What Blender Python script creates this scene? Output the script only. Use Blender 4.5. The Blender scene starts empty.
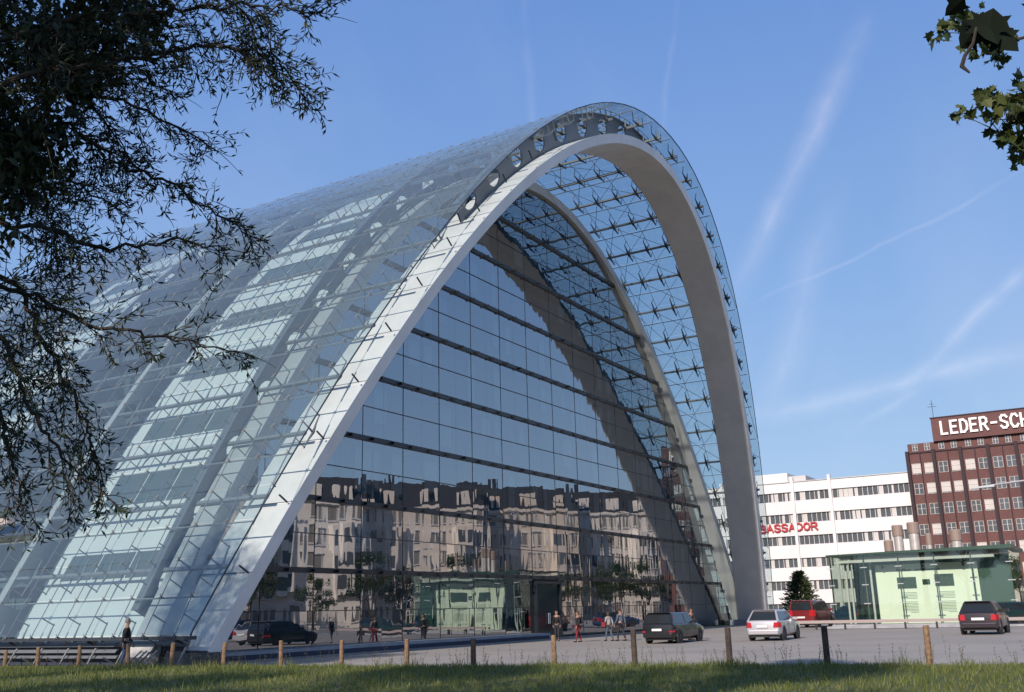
import bpy, bmesh, math, random
from mathutils import Vector, Matrix, noise
R_=math.radians
random.seed(7)
S=bpy.context.scene
COL=S.collection
# ---------------------------------------------------------------- camera
# axes: x runs along the glass front (to the right), y goes into the hall, z is up
cam=bpy.data.cameras.new('camera'); co=bpy.data.objects.new('camera',cam); COL.objects.link(co)
cr=Vector((0.517239,-0.855497,-0.024262)); cu=Vector((-0.208758,-0.153607,0.965829)); cf=Vector((0.829991,0.494499,0.258043))
CAM=Vector((-63.325,-30.525,1.689))
mw=Matrix((( cr.x,cu.x,-cf.x,CAM.x),(cr.y,cu.y,-cf.y,CAM.y),(cr.z,cu.z,-cf.z,CAM.z),(0,0,0,1)))
co.matrix_world=mw
cam.sensor_width=36; cam.lens=997.8/1024*36; cam.clip_start=.05; cam.clip_end=6000
S.camera=co
# ---------------------------------------------------------------- world and sun
SUN_EL=26.0; SUN_Y=-5.0        # elevation; degrees the sun stands towards +y of due -x
sx,sy=-math.cos(R_(SUN_Y)),math.sin(R_(SUN_Y))
SUN=Vector((sx*math.cos(R_(SUN_EL)),sy*math.cos(R_(SUN_EL)),math.sin(R_(SUN_EL))))
W=bpy.data.worlds.new('World'); S.world=W; W.use_nodes=True
nt=W.node_tree; N=nt.nodes; L=nt.links; N.clear()
def nd(t,**k):
    n=N.new(t)
    for a,b in k.items(): setattr(n,a,b)
    return n
out=nd('ShaderNodeOutputWorld'); bg=nd('ShaderNodeBackground'); bg.inputs[1].default_value=.098
sky=nd('ShaderNodeTexSky',sky_type='NISHITA',sun_disc=False,sun_elevation=R_(SUN_EL),sun_rotation=math.atan2(sx,sy),altitude=0,air_density=1.15,dust_density=.7,ozone_density=3.2)
tc=nd('ShaderNodeTexCoord')
def mth(op,a,b=None,clamp=False):
    n=nd('ShaderNodeMath',operation=op,use_clamp=clamp)
    for i,v in enumerate((a,b)):
        if v is None: continue
        if isinstance(v,(int,float)): n.inputs[i].default_value=v
        else: L.new(v,n.inputs[i])
    return n.outputs[0]
def dotv(v):
    n=nd('ShaderNodeVectorMath',operation='DOT_PRODUCT'); L.new(wv,n.inputs[0]); n.inputs[1].default_value=v; return n.outputs['Value']
nz0=nd('ShaderNodeTexNoise'); nz0.inputs['Scale'].default_value=7; nz0.inputs['Detail'].default_value=3; L.new(tc.outputs['Generated'],nz0.inputs['Vector'])
vs=nd('ShaderNodeVectorMath',operation='SUBTRACT'); L.new(nz0.outputs['Color'],vs.inputs[0]); vs.inputs[1].default_value=(.5,.5,.5)
vsc=nd('ShaderNodeVectorMath',operation='SCALE'); L.new(vs.outputs[0],vsc.inputs[0]); vsc.inputs['Scale'].default_value=.03
va=nd('ShaderNodeVectorMath',operation='ADD'); L.new(tc.outputs['Generated'],va.inputs[0]); L.new(vsc.outputs[0],va.inputs[1]); wv=va.outputs[0]
nz=nd('ShaderNodeTexNoise'); nz.inputs['Scale'].default_value=14; nz.inputs['Detail'].default_value=5; nz.inputs['Roughness'].default_value=.65; L.new(tc.outputs['Generated'],nz.inputs['Vector'])
# contrails: great-circle bands (plane normal, middle direction, half length in degrees, half width, strength)
TR=[((0.4019,-0.7879,-0.4666),(0.8881,0.2113,0.4081),9.5,.021,.75),((0.3168,-0.8986,-0.3035),(0.9331,0.2378,0.2698),6.5,.026,.42),
((0.3557,-0.2578,-0.8984),(0.9336,0.1422,0.3288),9,.0035,.33),((0.2484,-0.6042,-0.7571),(0.9652,0.0883,0.2462),5.5,.012,.6),
((0.218,-0.1219,-0.9683),(0.966,0.1681,0.1963),9.5,.017,.7),((0.4552,-0.862,-0.2229),(0.8091,0.296,0.5076),4.6,.006,.25),
((0.4838,-0.8752,0.0067),(0.7495,0.4183,0.5132),5,.008,.2),((0.2346,-0.4459,-0.8638),(0.9698,0.1683,0.1766),4.2,.007,.45)]
acc=None
for n_,m_,hl,w_,st in TR:
    d=mth('ABSOLUTE',dotv(n_)); a=mth('SUBTRACT',1.0,mth('DIVIDE',d,w_),True); a=mth('MULTIPLY',a,a)
    a=mth('POWER',a,.8)
    c=dotv(m_); c0=math.cos(R_(hl)); al=mth('MULTIPLY',mth('SUBTRACT',c,c0),1/(1-c0),True)
    v=mth('MULTIPLY',mth('MULTIPLY',a,al),st)
    acc=v if acc is None else mth('ADD',acc,v)
tex=mth('MULTIPLY',mth('SUBTRACT',nz.outputs['Fac'],.18,True),1.9)
acc=mth('MULTIPLY',acc,tex)
# very faint high veil
nv=nd('ShaderNodeTexNoise'); nv.inputs['Scale'].default_value=2.2; nv.inputs['Detail'].default_value=4
mp=nd('ShaderNodeMapping'); mp.inputs['Scale'].default_value=(1,2.6,1.3); L.new(tc.outputs['Generated'],mp.inputs[0]); L.new(mp.outputs[0],nv.inputs['Vector'])
veil=mth('MULTIPLY',mth('SUBTRACT',nv.outputs['Fac'],.48,True),.55)
acc=mth('ADD',acc,veil)
mx=nd('ShaderNodeMix',data_type='RGBA',blend_type='ADD'); mx.inputs['Factor'].default_value=1
cc=nd('ShaderNodeVectorMath',operation='SCALE'); cc.inputs[0].default_value=(3.0,2.2,1.3); L.new(acc,cc.inputs['Scale'])
sxyz=nd('ShaderNodeSeparateXYZ'); L.new(tc.outputs['Generated'],sxyz.inputs[0])
ramp=nd('ShaderNodeValToRGB'); L.new(mth('MULTIPLY',sxyz.outputs['Z'],1.0,True),ramp.inputs[0])
el=ramp.color_ramp.elements; k_=1/6.5
def rc(c): return (c[0],c[1],c[2],1)
el[0].position=0; el[0].color=rc((.47,.64,.88)); el[1].position=1; el[1].color=rc((.15,.22,.38))
for p_,c_ in ((.12,(.39,.58,.87)),(.3,(.27,.46,.83)),(.55,(.165,.33,.74))):
    e_=el.new(p_); e_.color=rc(c_)
blu=nd('ShaderNodeVectorMath',operation='SCALE'); L.new(ramp.outputs[0],blu.inputs[0]); blu.inputs['Scale'].default_value=1/.098
tint=nd('ShaderNodeMix',data_type='RGBA'); tint.inputs['Factor'].default_value=.85; L.new(sky.outputs[0],tint.inputs['A']); L.new(blu.outputs[0],tint.inputs['B'])
L.new(tint.outputs['Result'],mx.inputs['A']); L.new(cc.outputs[0],mx.inputs['B'])
L.new(mx.outputs['Result'],bg.inputs[0]); L.new(bg.outputs[0],out.inputs[0])
sl=bpy.data.lights.new('sun','SUN'); sl.energy=5.0; sl.angle=R_(.5); sl.color=(1,.87,.76)
so=bpy.data.objects.new('sun',sl); COL.objects.link(so); so.rotation_euler=SUN.to_track_quat('Z','Y').to_euler()
S.view_settings.view_transform='Standard'; S.view_settings.look='None'; S.view_settings.exposure=0.0; S.view_settings.gamma=1
S.render.engine='CYCLES'
cy=S.cycles; cy.max_bounces=12; cy.transparent_max_bounces=24; cy.glossy_bounces=5; cy.diffuse_bounces=3; cy.caustics_reflective=False; cy.caustics_refractive=False
# ---------------------------------------------------------------- materials
def mat(name,col,rough=.6,metal=0,spec=.5,var=0,vs=4.0,bump=0,bs=20,col2=None,lo=.35,hi=.65):
    m=bpy.data.materials.new(name); m.use_nodes=True; t=m.node_tree; b=t.nodes['Principled BSDF']
    b.inputs['Base Color'].default_value=(*col,1); b.inputs['Roughness'].default_value=rough; b.inputs['Metallic'].default_value=metal
    b.inputs['Specular IOR Level'].default_value=spec
    if var or col2:
        g=t.nodes.new('ShaderNodeNewGeometry') if False else t.nodes.new('ShaderNodeTexCoord')
        n=t.nodes.new('ShaderNodeTexNoise'); n.inputs['Scale'].default_value=vs; n.inputs['Detail'].default_value=5; n.inputs['Roughness'].default_value=.6
        t.links.new(g.outputs['Object'],n.inputs['Vector'])
        r=t.nodes.new('ShaderNodeMapRange'); r.inputs[1].default_value=lo; r.inputs[2].default_value=hi
        t.links.new(n.outputs['Fac'],r.inputs[0])
        x=t.nodes.new('ShaderNodeMix'); x.data_type='RGBA'
        c2=col2 or tuple(c*(1-var) for c in col)
        x.inputs['A'].default_value=(*col,1); x.inputs['B'].default_value=(*c2,1)
        t.links.new(r.outputs[0],x.inputs['Factor']); t.links.new(x.outputs['Result'],b.inputs['Base Color'])
    if bump:
        g=t.nodes.new('ShaderNodeTexCoord'); n=t.nodes.new('ShaderNodeTexNoise'); n.inputs['Scale'].default_value=bs; n.inputs['Detail'].default_value=4
        t.links.new(g.outputs['Object'],n.inputs['Vector']); bb=t.nodes.new('ShaderNodeBump'); bb.inputs['Strength'].default_value=bump; bb.inputs['Distance'].default_value=.02
        t.links.new(n.outputs['Fac'],bb.inputs['Height']); t.links.new(bb.outputs[0],b.inputs['Normal'])
    return m
def glass(name,tint,refl,power=1.0,rtint=(1,1,1),wave=0,wscale=.5,rough=0.0,dust=0,stretch=None):
    """clear sheet glass: straight-through light plus mirror reflection that grows towards grazing"""
    m=bpy.data.materials.new(name); m.use_nodes=True; t=m.node_tree; t.nodes.clear()
    def a(k): return t.nodes.new(k)
    o=a('ShaderNodeOutputMaterial'); mix=a('ShaderNodeMixShader'); tr=a('ShaderNodeBsdfTransparent'); gl=a('ShaderNodeBsdfGlossy')
    tr.inputs[0].default_value=(*tint,1); gl.inputs[0].default_value=(*rtint,1); gl.inputs['Roughness'].default_value=rough
    lw=a('ShaderNodeLayerWeight'); lw.inputs['Blend'].default_value=.5
    pw=a('ShaderNodeMath'); pw.operation='POWER'; pw.inputs[1].default_value=power
    mr=a('ShaderNodeMapRange'); mr.inputs[1].default_value=0; mr.inputs[2].default_value=1; mr.inputs[3].default_value=refl; mr.inputs[4].default_value=1
    t.links.new(lw.outputs['Facing'],pw.inputs[0]); t.links.new(pw.outputs[0],mr.inputs[0]); t.links.new(mr.outputs[0],mix.inputs[0])
    t.links.new(tr.outputs[0],mix.inputs[1]); t.links.new(gl.outputs[0],mix.inputs[2])
    if wave:
        g=a('ShaderNodeTexCoord'); n=a('ShaderNodeTexNoise'); n.inputs['Scale'].default_value=wscale; n.inputs['Detail'].default_value=2
        mpp=a('ShaderNodeMapping'); mpp.inputs['Scale'].default_value=stretch or (1,1,1); t.links.new(g.outputs['Object'],mpp.inputs[0]); t.links.new(mpp.outputs[0],n.inputs['Vector']); bb=a('ShaderNodeBump'); bb.inputs['Strength'].default_value=1; bb.inputs['Distance'].default_value=wave
        t.links.new(n.outputs['Fac'],bb.inputs['Height']); t.links.new(bb.outputs[0],gl.inputs['Normal'])
    fin=mix
    if dust:
        df=a('ShaderNodeBsdfDiffuse'); df.inputs[0].default_value=(.46,.57,.56,1); m2=a('ShaderNodeMixShader'); m2.inputs[0].default_value=dust
        t.links.new(mix.outputs[0],m2.inputs[1]); t.links.new(df.outputs[0],m2.inputs[2]); fin=m2
    t.links.new(fin.outputs[0],o.inputs[0]); return m
M={}
M['arch']=mat('white_painted_steel',(.80,.775,.755),.5,var=.12,vs=.6)
M['arch2']=mat('grey_white_steel',(.5,.5,.5),.5,var=.1,vs=.7)
M['purlin']=mat('grey_steel',(.20,.215,.23),.45,var=.1)
M['dark']=mat('dark_steel',(.035,.04,.05),.4)
M['plate']=mat('grey_plate_steel',(.16,.18,.21),.5,var=.15,vs=1.2)
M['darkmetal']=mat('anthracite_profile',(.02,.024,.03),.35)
M['skin']=glass('roof_glass',(.69,.79,.80),.10,4.5,dust=.085)
M['facade']=glass('front_glass',(.42,.56,.60),.37,4.0,rtint=(.90,.92,.94),wave=.014,wscale=.42,stretch=(1.5,1,.35))
M['clear']=glass('green_glass',(.94,.985,.95),.06,5,rtint=(.9,1,.95))
M['smoke']=glass('car_glass',(.16,.18,.18),.10,5)
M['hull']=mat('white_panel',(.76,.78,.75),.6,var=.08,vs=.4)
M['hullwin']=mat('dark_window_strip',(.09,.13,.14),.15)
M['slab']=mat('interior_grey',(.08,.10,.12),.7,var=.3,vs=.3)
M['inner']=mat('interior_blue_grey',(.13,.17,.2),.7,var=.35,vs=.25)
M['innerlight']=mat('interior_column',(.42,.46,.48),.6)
M['plinth']=mat('concrete_plinth',(.36,.37,.4),.8,var=.25,vs=1.5)
M['darkplinth']=mat('recess_shade',(.03,.04,.07),.7)
M['timber']=mat('weathered_timber',(.30,.19,.11),.85,col2=(.14,.085,.05),vs=9,bump=.4,bs=30)
M['timberdark']=mat('dark_weathered_timber',(.085,.06,.045),.85,col2=(.04,.03,.025),vs=9,bump=.4,bs=30)
# ---------------------------------------------------------------- mesh helper
class MB:
    def __init__(s): s.v=[]; s.f=[]; s.m=[]; s.mi=0
    def add(s,vs,fs):
        o=len(s.v); s.v.extend([tuple(p) for p in vs]); s.f.extend([tuple(o+i for i in f) for f in fs]); s.m.extend([s.mi]*len(fs))
    def quad(s,a,b,c,d): s.add([a,b,c,d],[(0,1,2,3)])
    def hexa(s,p):   # 8 corners: bottom 0-3, top 4-7
        s.add(p,[(0,3,2,1),(4,5,6,7),(0,1,5,4),(1,2,6,5),(2,3,7,6),(3,0,4,7)])
    def box(s,x0,x1,y0,y1,z0,z1):
        s.hexa([(x0,y0,z0),(x1,y0,z0),(x1,y1,z0),(x0,y1,z0),(x0,y0,z1),(x1,y0,z1),(x1,y1,z1),(x0,y1,z1)])
    def bar(s,a,b,w,h=None,up=Vector((0,0,1))):
        a=Vector(a);b=Vector(b);h=h or w; d=(b-a).normalized()
        if abs(d.dot(up))>.98: up=Vector((0,1,0)) if abs(d.y)<.9 else Vector((1,0,0))
        r=d.cross(up).normalized()*w/2; u=r.cross(d).normalized()*h/2
        s.hexa([a-r-u,a+r-u,b+r-u,b-r-u,a-r+u,a+r+u,b+r+u,b-r+u])
    def tube(s,pts,rad,n=6,cap=True):
        pts=[Vector(p) for p in pts]; rr=rad if isinstance(rad,(list,tuple)) else [rad]*len(pts)
        rings=[]; prev=None
        for i,p in enumerate(pts):
            d=(pts[min(i+1,len(pts)-1)]-pts[max(i-1,0)])
            d=d.normalized() if d.length>1e-9 else Vector((0,0,1))
            if prev is None:
                up=Vector((0,0,1)) if abs(d.z)<.9 else Vector((1,0,0)); r=d.cross(up).normalized()
            else: r=(prev-d*prev.dot(d)); r=r.normalized() if r.length>1e-6 else d.orthogonal().normalized()
            prev=r; u=r.cross(d)
            rings.append([p+(r*math.cos(2*math.pi*k/n)+u*math.sin(2*math.pi*k/n))*rr[i] for k in range(n)])
        vs=[q for g in rings for q in g]; fs=[]
        for i in range(len(rings)-1):
            for k in range(n): fs.append((i*n+k,i*n+(k+1)%n,(i+1)*n+(k+1)%n,(i+1)*n+k))
        if cap: fs.append(tuple(range(n-1,-1,-1))); fs.append(tuple((len(rings)-1)*n+k for k in range(n)))
        s.add(vs,fs)
    def lathe(s,prof,c=(0,0,0),n=16,axis='z'):
        vs=[];fs=[]
        for r,z in prof:
            for k in range(n):
                a=2*math.pi*k/n; p=(r*math.cos(a),r*math.sin(a),z)
                if axis=='y': p=(p[0],p[2],p[1])
                if axis=='x': p=(p[2],p[0],p[1])
                vs.append((p[0]+c[0],p[1]+c[1],p[2]+c[2]))
        for i in range(len(prof)-1):
            for k in range(n): fs.append((i*n+k,i*n+(k+1)%n,(i+1)*n+(k+1)%n,(i+1)*n+k))
        s.add(vs,fs)
    def build(s,name,ms,parent=None,smooth=False):
        me=bpy.data.meshes.new(name); me.from_pydata(s.v,[],s.f); me.update()
        if not isinstance(ms,(list,tuple)): ms=[ms]
        for m in ms: me.materials.append(M[m] if isinstance(m,str) else m)
        if len(ms)>1: me.polygons.foreach_set('material_index',s.m)
        if smooth: me.polygons.foreach_set('use_smooth',[True]*len(me.polygons))
        o=bpy.data.objects.new(name,me); COL.objects.link(o)
        if parent: o.parent=parent
        return o
def recalc(o):
    b=bmesh.new(); b.from_mesh(o.data); bmesh.ops.recalc_face_normals(b,faces=b.faces); b.to_mesh(o.data); b.free(); return o
def tag(o,label=None,cat=None,group=None,kind=None):
    if label: o['label']=label
    if cat: o['category']=cat
    if group: o['group']=group
    if kind: o['kind']=kind
    return o
def empty(name,loc,rz=0,label=None,cat=None,group=None):
    o=bpy.data.objects.new(name,None); COL.objects.link(o); o.location=loc; o.rotation_euler=(0,0,rz); o.empty_display_size=.3
    return tag(o,label,cat,group)
def dup(o,parent=None):
    c=o.copy(); COL.objects.link(c)
    if parent: c.parent=parent
    for ch in list(o.children): dup(ch,c)
    return c
# ---------------------------------------------------------------- ground
def sheet(name,pts,z,m,kind='structure'):
    b=MB(); b.add([(x,y,z) for x,y in pts],[tuple(range(len(pts)))]); return tag(b.build(name,m),kind=kind)
def groundmat(name,c1,c2,c3,s1,s2,bump=.5,rough=.9):
    m=mat(name,c1,rough); t=m.node_tree; b=t.nodes['Principled BSDF']; g=t.nodes.new('ShaderNodeTexCoord')
    n=t.nodes.new('ShaderNodeTexNoise'); n.inputs['Scale'].default_value=s1; n.inputs['Detail'].default_value=6
    n2=t.nodes.new('ShaderNodeTexNoise'); n2.inputs['Scale'].default_value=s2; n2.inputs['Detail'].default_value=3
    for q in (n,n2): t.links.new(g.outputs['Object'],q.inputs['Vector'])
    r1=t.nodes.new('ShaderNodeMapRange'); r1.inputs[1].default_value=.35; r1.inputs[2].default_value=.65; t.links.new(n.outputs['Fac'],r1.inputs[0])
    r2=t.nodes.new('ShaderNodeMapRange'); r2.inputs[1].default_value=.4; r2.inputs[2].default_value=.6; t.links.new(n2.outputs['Fac'],r2.inputs[0])
    x=t.nodes.new('ShaderNodeMix'); x.data_type='RGBA'; x.inputs['A'].default_value=(*c1,1); x.inputs['B'].default_value=(*c2,1); t.links.new(r1.outputs[0],x.inputs['Factor'])
    y=t.nodes.new('ShaderNodeMix'); y.data_type='RGBA'; y.inputs['B'].default_value=(*c3,1); t.links.new(x.outputs['Result'],y.inputs['A'])
    mm=t.nodes.new('ShaderNodeMath'); mm.operation='MULTIPLY'; mm.inputs[1].default_value=.6; t.links.new(r2.outputs[0],mm.inputs[0]); t.links.new(mm.outputs[0],y.inputs['Factor'])
    t.links.new(y.outputs['Result'],b.inputs['Base Color'])
    bb=t.nodes.new('ShaderNodeBump'); bb.inputs['Strength'].default_value=bump; bb.inputs['Distance'].default_value=.02; t.links.new(n2.outputs['Fac'],bb.inputs['Height']); t.links.new(bb.outputs[0],b.inputs['Normal'])
    return m
M['earth']=groundmat('earth',(.13,.12,.10),(.09,.09,.07),(.06,.08,.03),.05,2)
M['paving']=groundmat('pinkish_paving',(.36,.33,.295),(.265,.245,.225),(.43,.395,.355),.22,9,.35)
M['turf']=groundmat('turf',(.09,.11,.022),(.05,.075,.018),(.14,.13,.04),.5,5,1)
sheet('ground',[(-2500,-2500),(2500,-2500),(2500,2500),(-2500,2500)],-.02,'earth')
def ppx(y): return -38.9+.135*(9-y)         # line of the posts: x at a given y
sheet('forecourt_road',[(ppx(-90)+.3,-90),(400,-90),(400,150),(90,150),(90,0),(40,-.2),(40,3.2),(-36,3.2),(-36,140),(ppx(140)+.3+12,140),(ppx(20)+.3,20)],-.008,'paving')
b=MB()
nx,ny=60,60
def grass_z(x,y):
    e=ppx(y)-x                     # metres in front of the post line
    return .0+.16*max(0,min(1,(e+.15)/1.2))*max(0,1-max(0,e)/22)+.05*noise.noise(Vector((x*.35,y*.35,0)))*min(1,max(0,e+.3))
vs=[];fs=[]
for j in range(ny+1):
    y=-60+100*j/ny
    for i in range(nx+1):
        t=i/nx; x=ppx(y)+.35-(1-(1-t)**1)*45*t
        vs.append((x,y,grass_z(x,y)))
for j in range(ny):
    for i in range(nx):
        a=j*(nx+1)+i; fs.append((a,a+nx+1,a+nx+2,a+1))
b.add(vs,fs); go=tag(b.build('lawn_ground','turf',smooth=True),kind='structure')
# ---------------------------------------------------------------- the arched glass hall
TILT=.172
def prof(u,a,H,p): 
    t=1-abs(u/a)**p
    return H*t
SK=(37.02,35.9,2.07); A1=(34.888,33.378,1.973); A2=(36.2,33.4,1.973)
def arcpts(P,n,off=0,zmin=0.0):
    """n+1 points evenly spaced by arc length, with outward normal, shifted outwards by off"""
    a,H,p=P; U=[-a+2*a*i/4000 for i in range(4001)]; pts=[(u,prof(u,a,H,p)) for u in U]; 
    s=[0]
    for i in range(1,len(pts)): s.append(s[-1]+math.hypot(pts[i][0]-pts[i-1][0],pts[i][1]-pts[i-1][1]))
    lo=next(i for i,q in enumerate(pts) if q[1]>=zmin); s0=s[lo]; s1=s[-1]-s0
    res=[]; k=0
    for i in range(n+1):
        t=s0+(s1-s0)*i/n
        while k<len(s)-2 and s[k+1]<t: k+=1
        f=(t-s[k])/(s[k+1]-s[k]); x=pts[k][0]+(pts[k+1][0]-pts[k][0])*f; z=pts[k][1]+(pts[k+1][1]-pts[k][1])*f
        dx,dz=pts[k+1][0]-pts[k][0],pts[k+1][1]-pts[k][1]; l=math.hypot(dx,dz); nx_,nz_=-dz/l,dx/l
        res.append((x+nx_*off,z+nz_*off,nx_,nz_))
    return res
hall=empty('arched_glass_hall',(0,0,0),0,'huge parabolic glass hall with white steel arch around its mirroring glass front','office building')
YEND=132; YB=2.4; DV=1.75
NP=64
AP=arcpts(SK,NP,0,1.15)
def rimv(z): return -TILT*z
# glass skin: separate panes, clipped by the leaning front plane
vl=[]
k=-6
while YB+k*DV<YEND+.1: vl.append(YB+k*DV); k+=1
b=MB(); g=.012
rnd=random.Random(3)
for i in range(NP):
    x0,z0,n0x,n0z=AP[i]; x1,z1,n1x,n1z=AP[i+1]; zm=(z0+z1)/2
    for j in range(len(vl)-1):
        y0,y1=vl[j],vl[j+1]
        a0,a1=rimv(z0),rimv(z1)
        if y1<=min(a0,a1)+.02: continue
        ya,yb=max(y0,a0),max(y0,a1)
        if ya>=y1 or yb>=y1:
            ya=min(ya,y1-.001); yb=min(yb,y1-.001)
        d=[rnd.uniform(-.008,.008) for _ in range(4)]
        tx,tz=(x1-x0),(z1-z0); l=math.hypot(tx,tz); tx/=l; tz/=l
        b.quad((x0+tx*g+n0x*d[0],ya+g,z0+tz*g+n0z*d[0]),(x0+tx*g+n0x*d[1],y1-g,z0+tz*g+n0z*d[1]),(x1-tx*g+n1x*d[2],y1-g,z1-tz*g+n1z*d[2]),(x1-tx*g+n1x*d[3],yb+g,z1-tz*g+n1z*d[3]))
b.build('glass_skin','skin',hall)
# dark sealed joints: edge strip along the rim, joint lines
b=MB()
for i in range(NP):
    x0,z0,n0x,n0z=AP[i]; x1,z1,n1x,n1z=AP[i+1]
    b.bar((x0-n0x*.03,rimv(z0),z0-n0z*.03),(x1-n1x*.03,rimv(z1),z1-n1z*.03),.06,.05)
b.build('rim_edge','dark',hall)
b=MB()
for j,y in enumerate(vl):
    if y<0 or y>60: 
        if y>60: continue
    for i in range(NP):
        x0,z0,n0x,n0z=AP[i]; x1,z1,n1x,n1z=AP[i+1]
        if y<max(rimv(z0),rimv(z1)): continue
        b.bar((x0-n0x*.02,y,z0-n0z*.02),(x1-n1x*.02,y,z1-n1z*.02),.028,.03)
b.build('glazing_joint','plate',hall)
tag(hall.children[-1],kind='stuff')
# purlins: thick every second row, thin in between
OFF=.75
for i in range(0,NP+1):
    x,z,nx_,nz_=AP[i]; thick=(i%2==0)
    r=.115 if thick else .035; o=OFF if thick else .16
    b=MB(); p0=(x-nx_*o,rimv(z)+((1.0 if x<-6 else .2) if thick else .15),z-nz_*o); p1=(x-nx_*o,YEND,z-nz_*o)
    if thick: b.bar(p0,p1,.15,.15,up=Vector((nx_,0,nz_)))
    else: b.tube([p0,p1],r,6)
    b.build('purlin','purlin',hall)
# struts: tapered cross pieces that carry the panes off the thick purlins
def strut(b,i,y):
    x,z,nx_,nz_=AP[i]; tx,tz=nz_,-nx_
    k_=1 if x>-9 else .6
    c=Vector((x-nx_*OFF,y,z-nz_*OFF)); T=Vector((tx,0,tz)); Nn=Vector((nx_,0,nz_))
    for s in (-1,1):
        b.tube([c-Nn*.05,c+T*s*.45+Nn*.02,c+T*s*.95+Nn*.05],[k_*.12,k_*.07,k_*.025+.008],5)
    b.tube([c,c+Nn*OFF*.98],[k_*.09,.025],5)
    for s in (-1,1): b.tube([c+T*s*.88,c+T*s*.88+Nn*(OFF-.02)],[.03,.03],4)
cnt=0; st=MB()
for i in range(0,NP+1,2):
    x,z,_,_=AP[i]
    for j,y in enumerate(([rimv(z)+.55] if x>-6 else [])+vl):
        if y<rimv(z)+.3 or y>46: continue
        if x>-6 and j>0 and y<rimv(z)+1.3: continue
        if y<3.9 and x>-8 and cnt<96:
            b=MB(); strut(b,i,y); b.build('strut','dark',hall); cnt+=1  # backlit overhang struts: their shade is put into a darker steel
        else: strut(st,i,y)
tag(st.build('strut','purlin',hall),kind='stuff')
# spider fittings on every joint crossing of the near left side
b=MB()
for i in range(0,NP//2-5):
    x,z,nx_,nz_=AP[i]
    for y in vl:
        if y<rimv(z)-.02 or y>34: continue
        c=Vector((x+nx_*.01,y,z+nz_*.01)); T=Vector((nz_,0,-nx_))
        b.bar(c+T*.10+Vector((0,.09,0)),c-T*.10-Vector((0,.09,0)),.026); b.bar(c+T*.10-Vector((0,.09,0)),c-T*.10+Vector((0,.09,0)),.026)
        b.tube([c,c-Vector((nx_,0,nz_))*.2],.035,5)
tag(b.build('spider_fitting','plate',hall),kind='stuff')
# tension rods, crossed, in the overhang and first bays
b=MB()
for i in range(0,NP,2):
    if i+2>NP: break
    if i<NP//2-5: continue
    x0,z0,n0x,n0z=AP[i]; x1,z1,n1x,n1z=AP[i+2]
    ys=[y for y in vl if y>rimv(max(z0,z1))+.2 and y<4.2]
    for j in range(0,max(0,len(ys)-1),2):
        ya,yb=ys[j],ys[min(j+2,len(ys)-1)]
        P=lambda x,z,nx_,nz_,y:(x-nx_*(OFF+.1),y,z-nz_*(OFF+.1))
        b.tube([P(x0,z0,n0x,n0z,ya),P(x1,z1,n1x,n1z,yb)],.02,4,False); b.tube([P(x0,z0,n0x,n0z,yb),P(x1,z1,n1x,n1z,ya)],.02,4,False)
tag(b.build('tension_rod','dark',hall),kind='stuff')
# arches: box sections swept along the parabola
def box_arch(name,P,th,y0,y1,tilt,m,z_lo=0,n=96,chamf=0):
    pts=arcpts(P,n,0,z_lo); b=MB(); vs=[]
    for x,z,nx_,nz_ in pts:
        xo,zo=x+nx_*th,z+nz_*th
        vs+=[(x,y0+tilt*z,z),(xo,y0+tilt*zo,zo),(xo,y1+tilt*zo,zo),(x,y1+tilt*z,z)]
    fs=[]
    for i in range(n):
        for k in range(4): fs.append((i*4+k,i*4+(k+1)%4,i*4+4+(k+1)%4,i*4+4+k))
    fs.append((0,1,2,3)); fs.append((n*4+3,n*4+2,n*4+1,n*4))
    b.add(vs,fs); return (recalc(b.build(name,m,hall)))
box_arch('front_arch',A1,.62,.12,2.98,-TILT,'arch',.25)
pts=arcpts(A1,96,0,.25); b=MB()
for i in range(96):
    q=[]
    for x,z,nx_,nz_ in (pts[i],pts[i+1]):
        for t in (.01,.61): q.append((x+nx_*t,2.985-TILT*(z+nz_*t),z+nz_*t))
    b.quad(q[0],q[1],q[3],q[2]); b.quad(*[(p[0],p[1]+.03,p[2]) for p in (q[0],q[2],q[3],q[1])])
b.build('arch_back_shade','darkmetal',hall)  # dark sheet over the arch's back face, its shade put into the colour
# fine weld seams across the wide outer face
b=MB()
pts=arcpts(A1,30,.625,.25)
for x,z,nx_,nz_ in pts:
    if x>-3: break
    b=MB(); b.bar((x,.14-TILT*z,z),(x,2.96-TILT*z,z),.035,.012,up=Vector((nx_,0,nz_))); b.build('weld_seam','plate',hall)
# bent steel foot of the left leg on its bearing
for s in (-1,):
    b=MB(); b.hexa([(s*35.7,-.1,0),(s*34.5,-.1,0),(s*34.5,3.2,0),(s*35.7,3.2,0),(s*35.6,.0,.5),(s*34.7,.0,.5),(s*34.7,3.0,.5),(s*35.6,3.0,.5)]); b.build('arch_foot','darkmetal',hall)
b=MB(); b.box(33.4,36.6,-.2,3.3,0,.5); b.build('arch_foot','plinth',hall)
P2=(A2[0]-.75,A2[1]-.75,A2[2])
box_arch('inner_arch',P2,.75,2.35,3.7,.04,'arch2',0)
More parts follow.
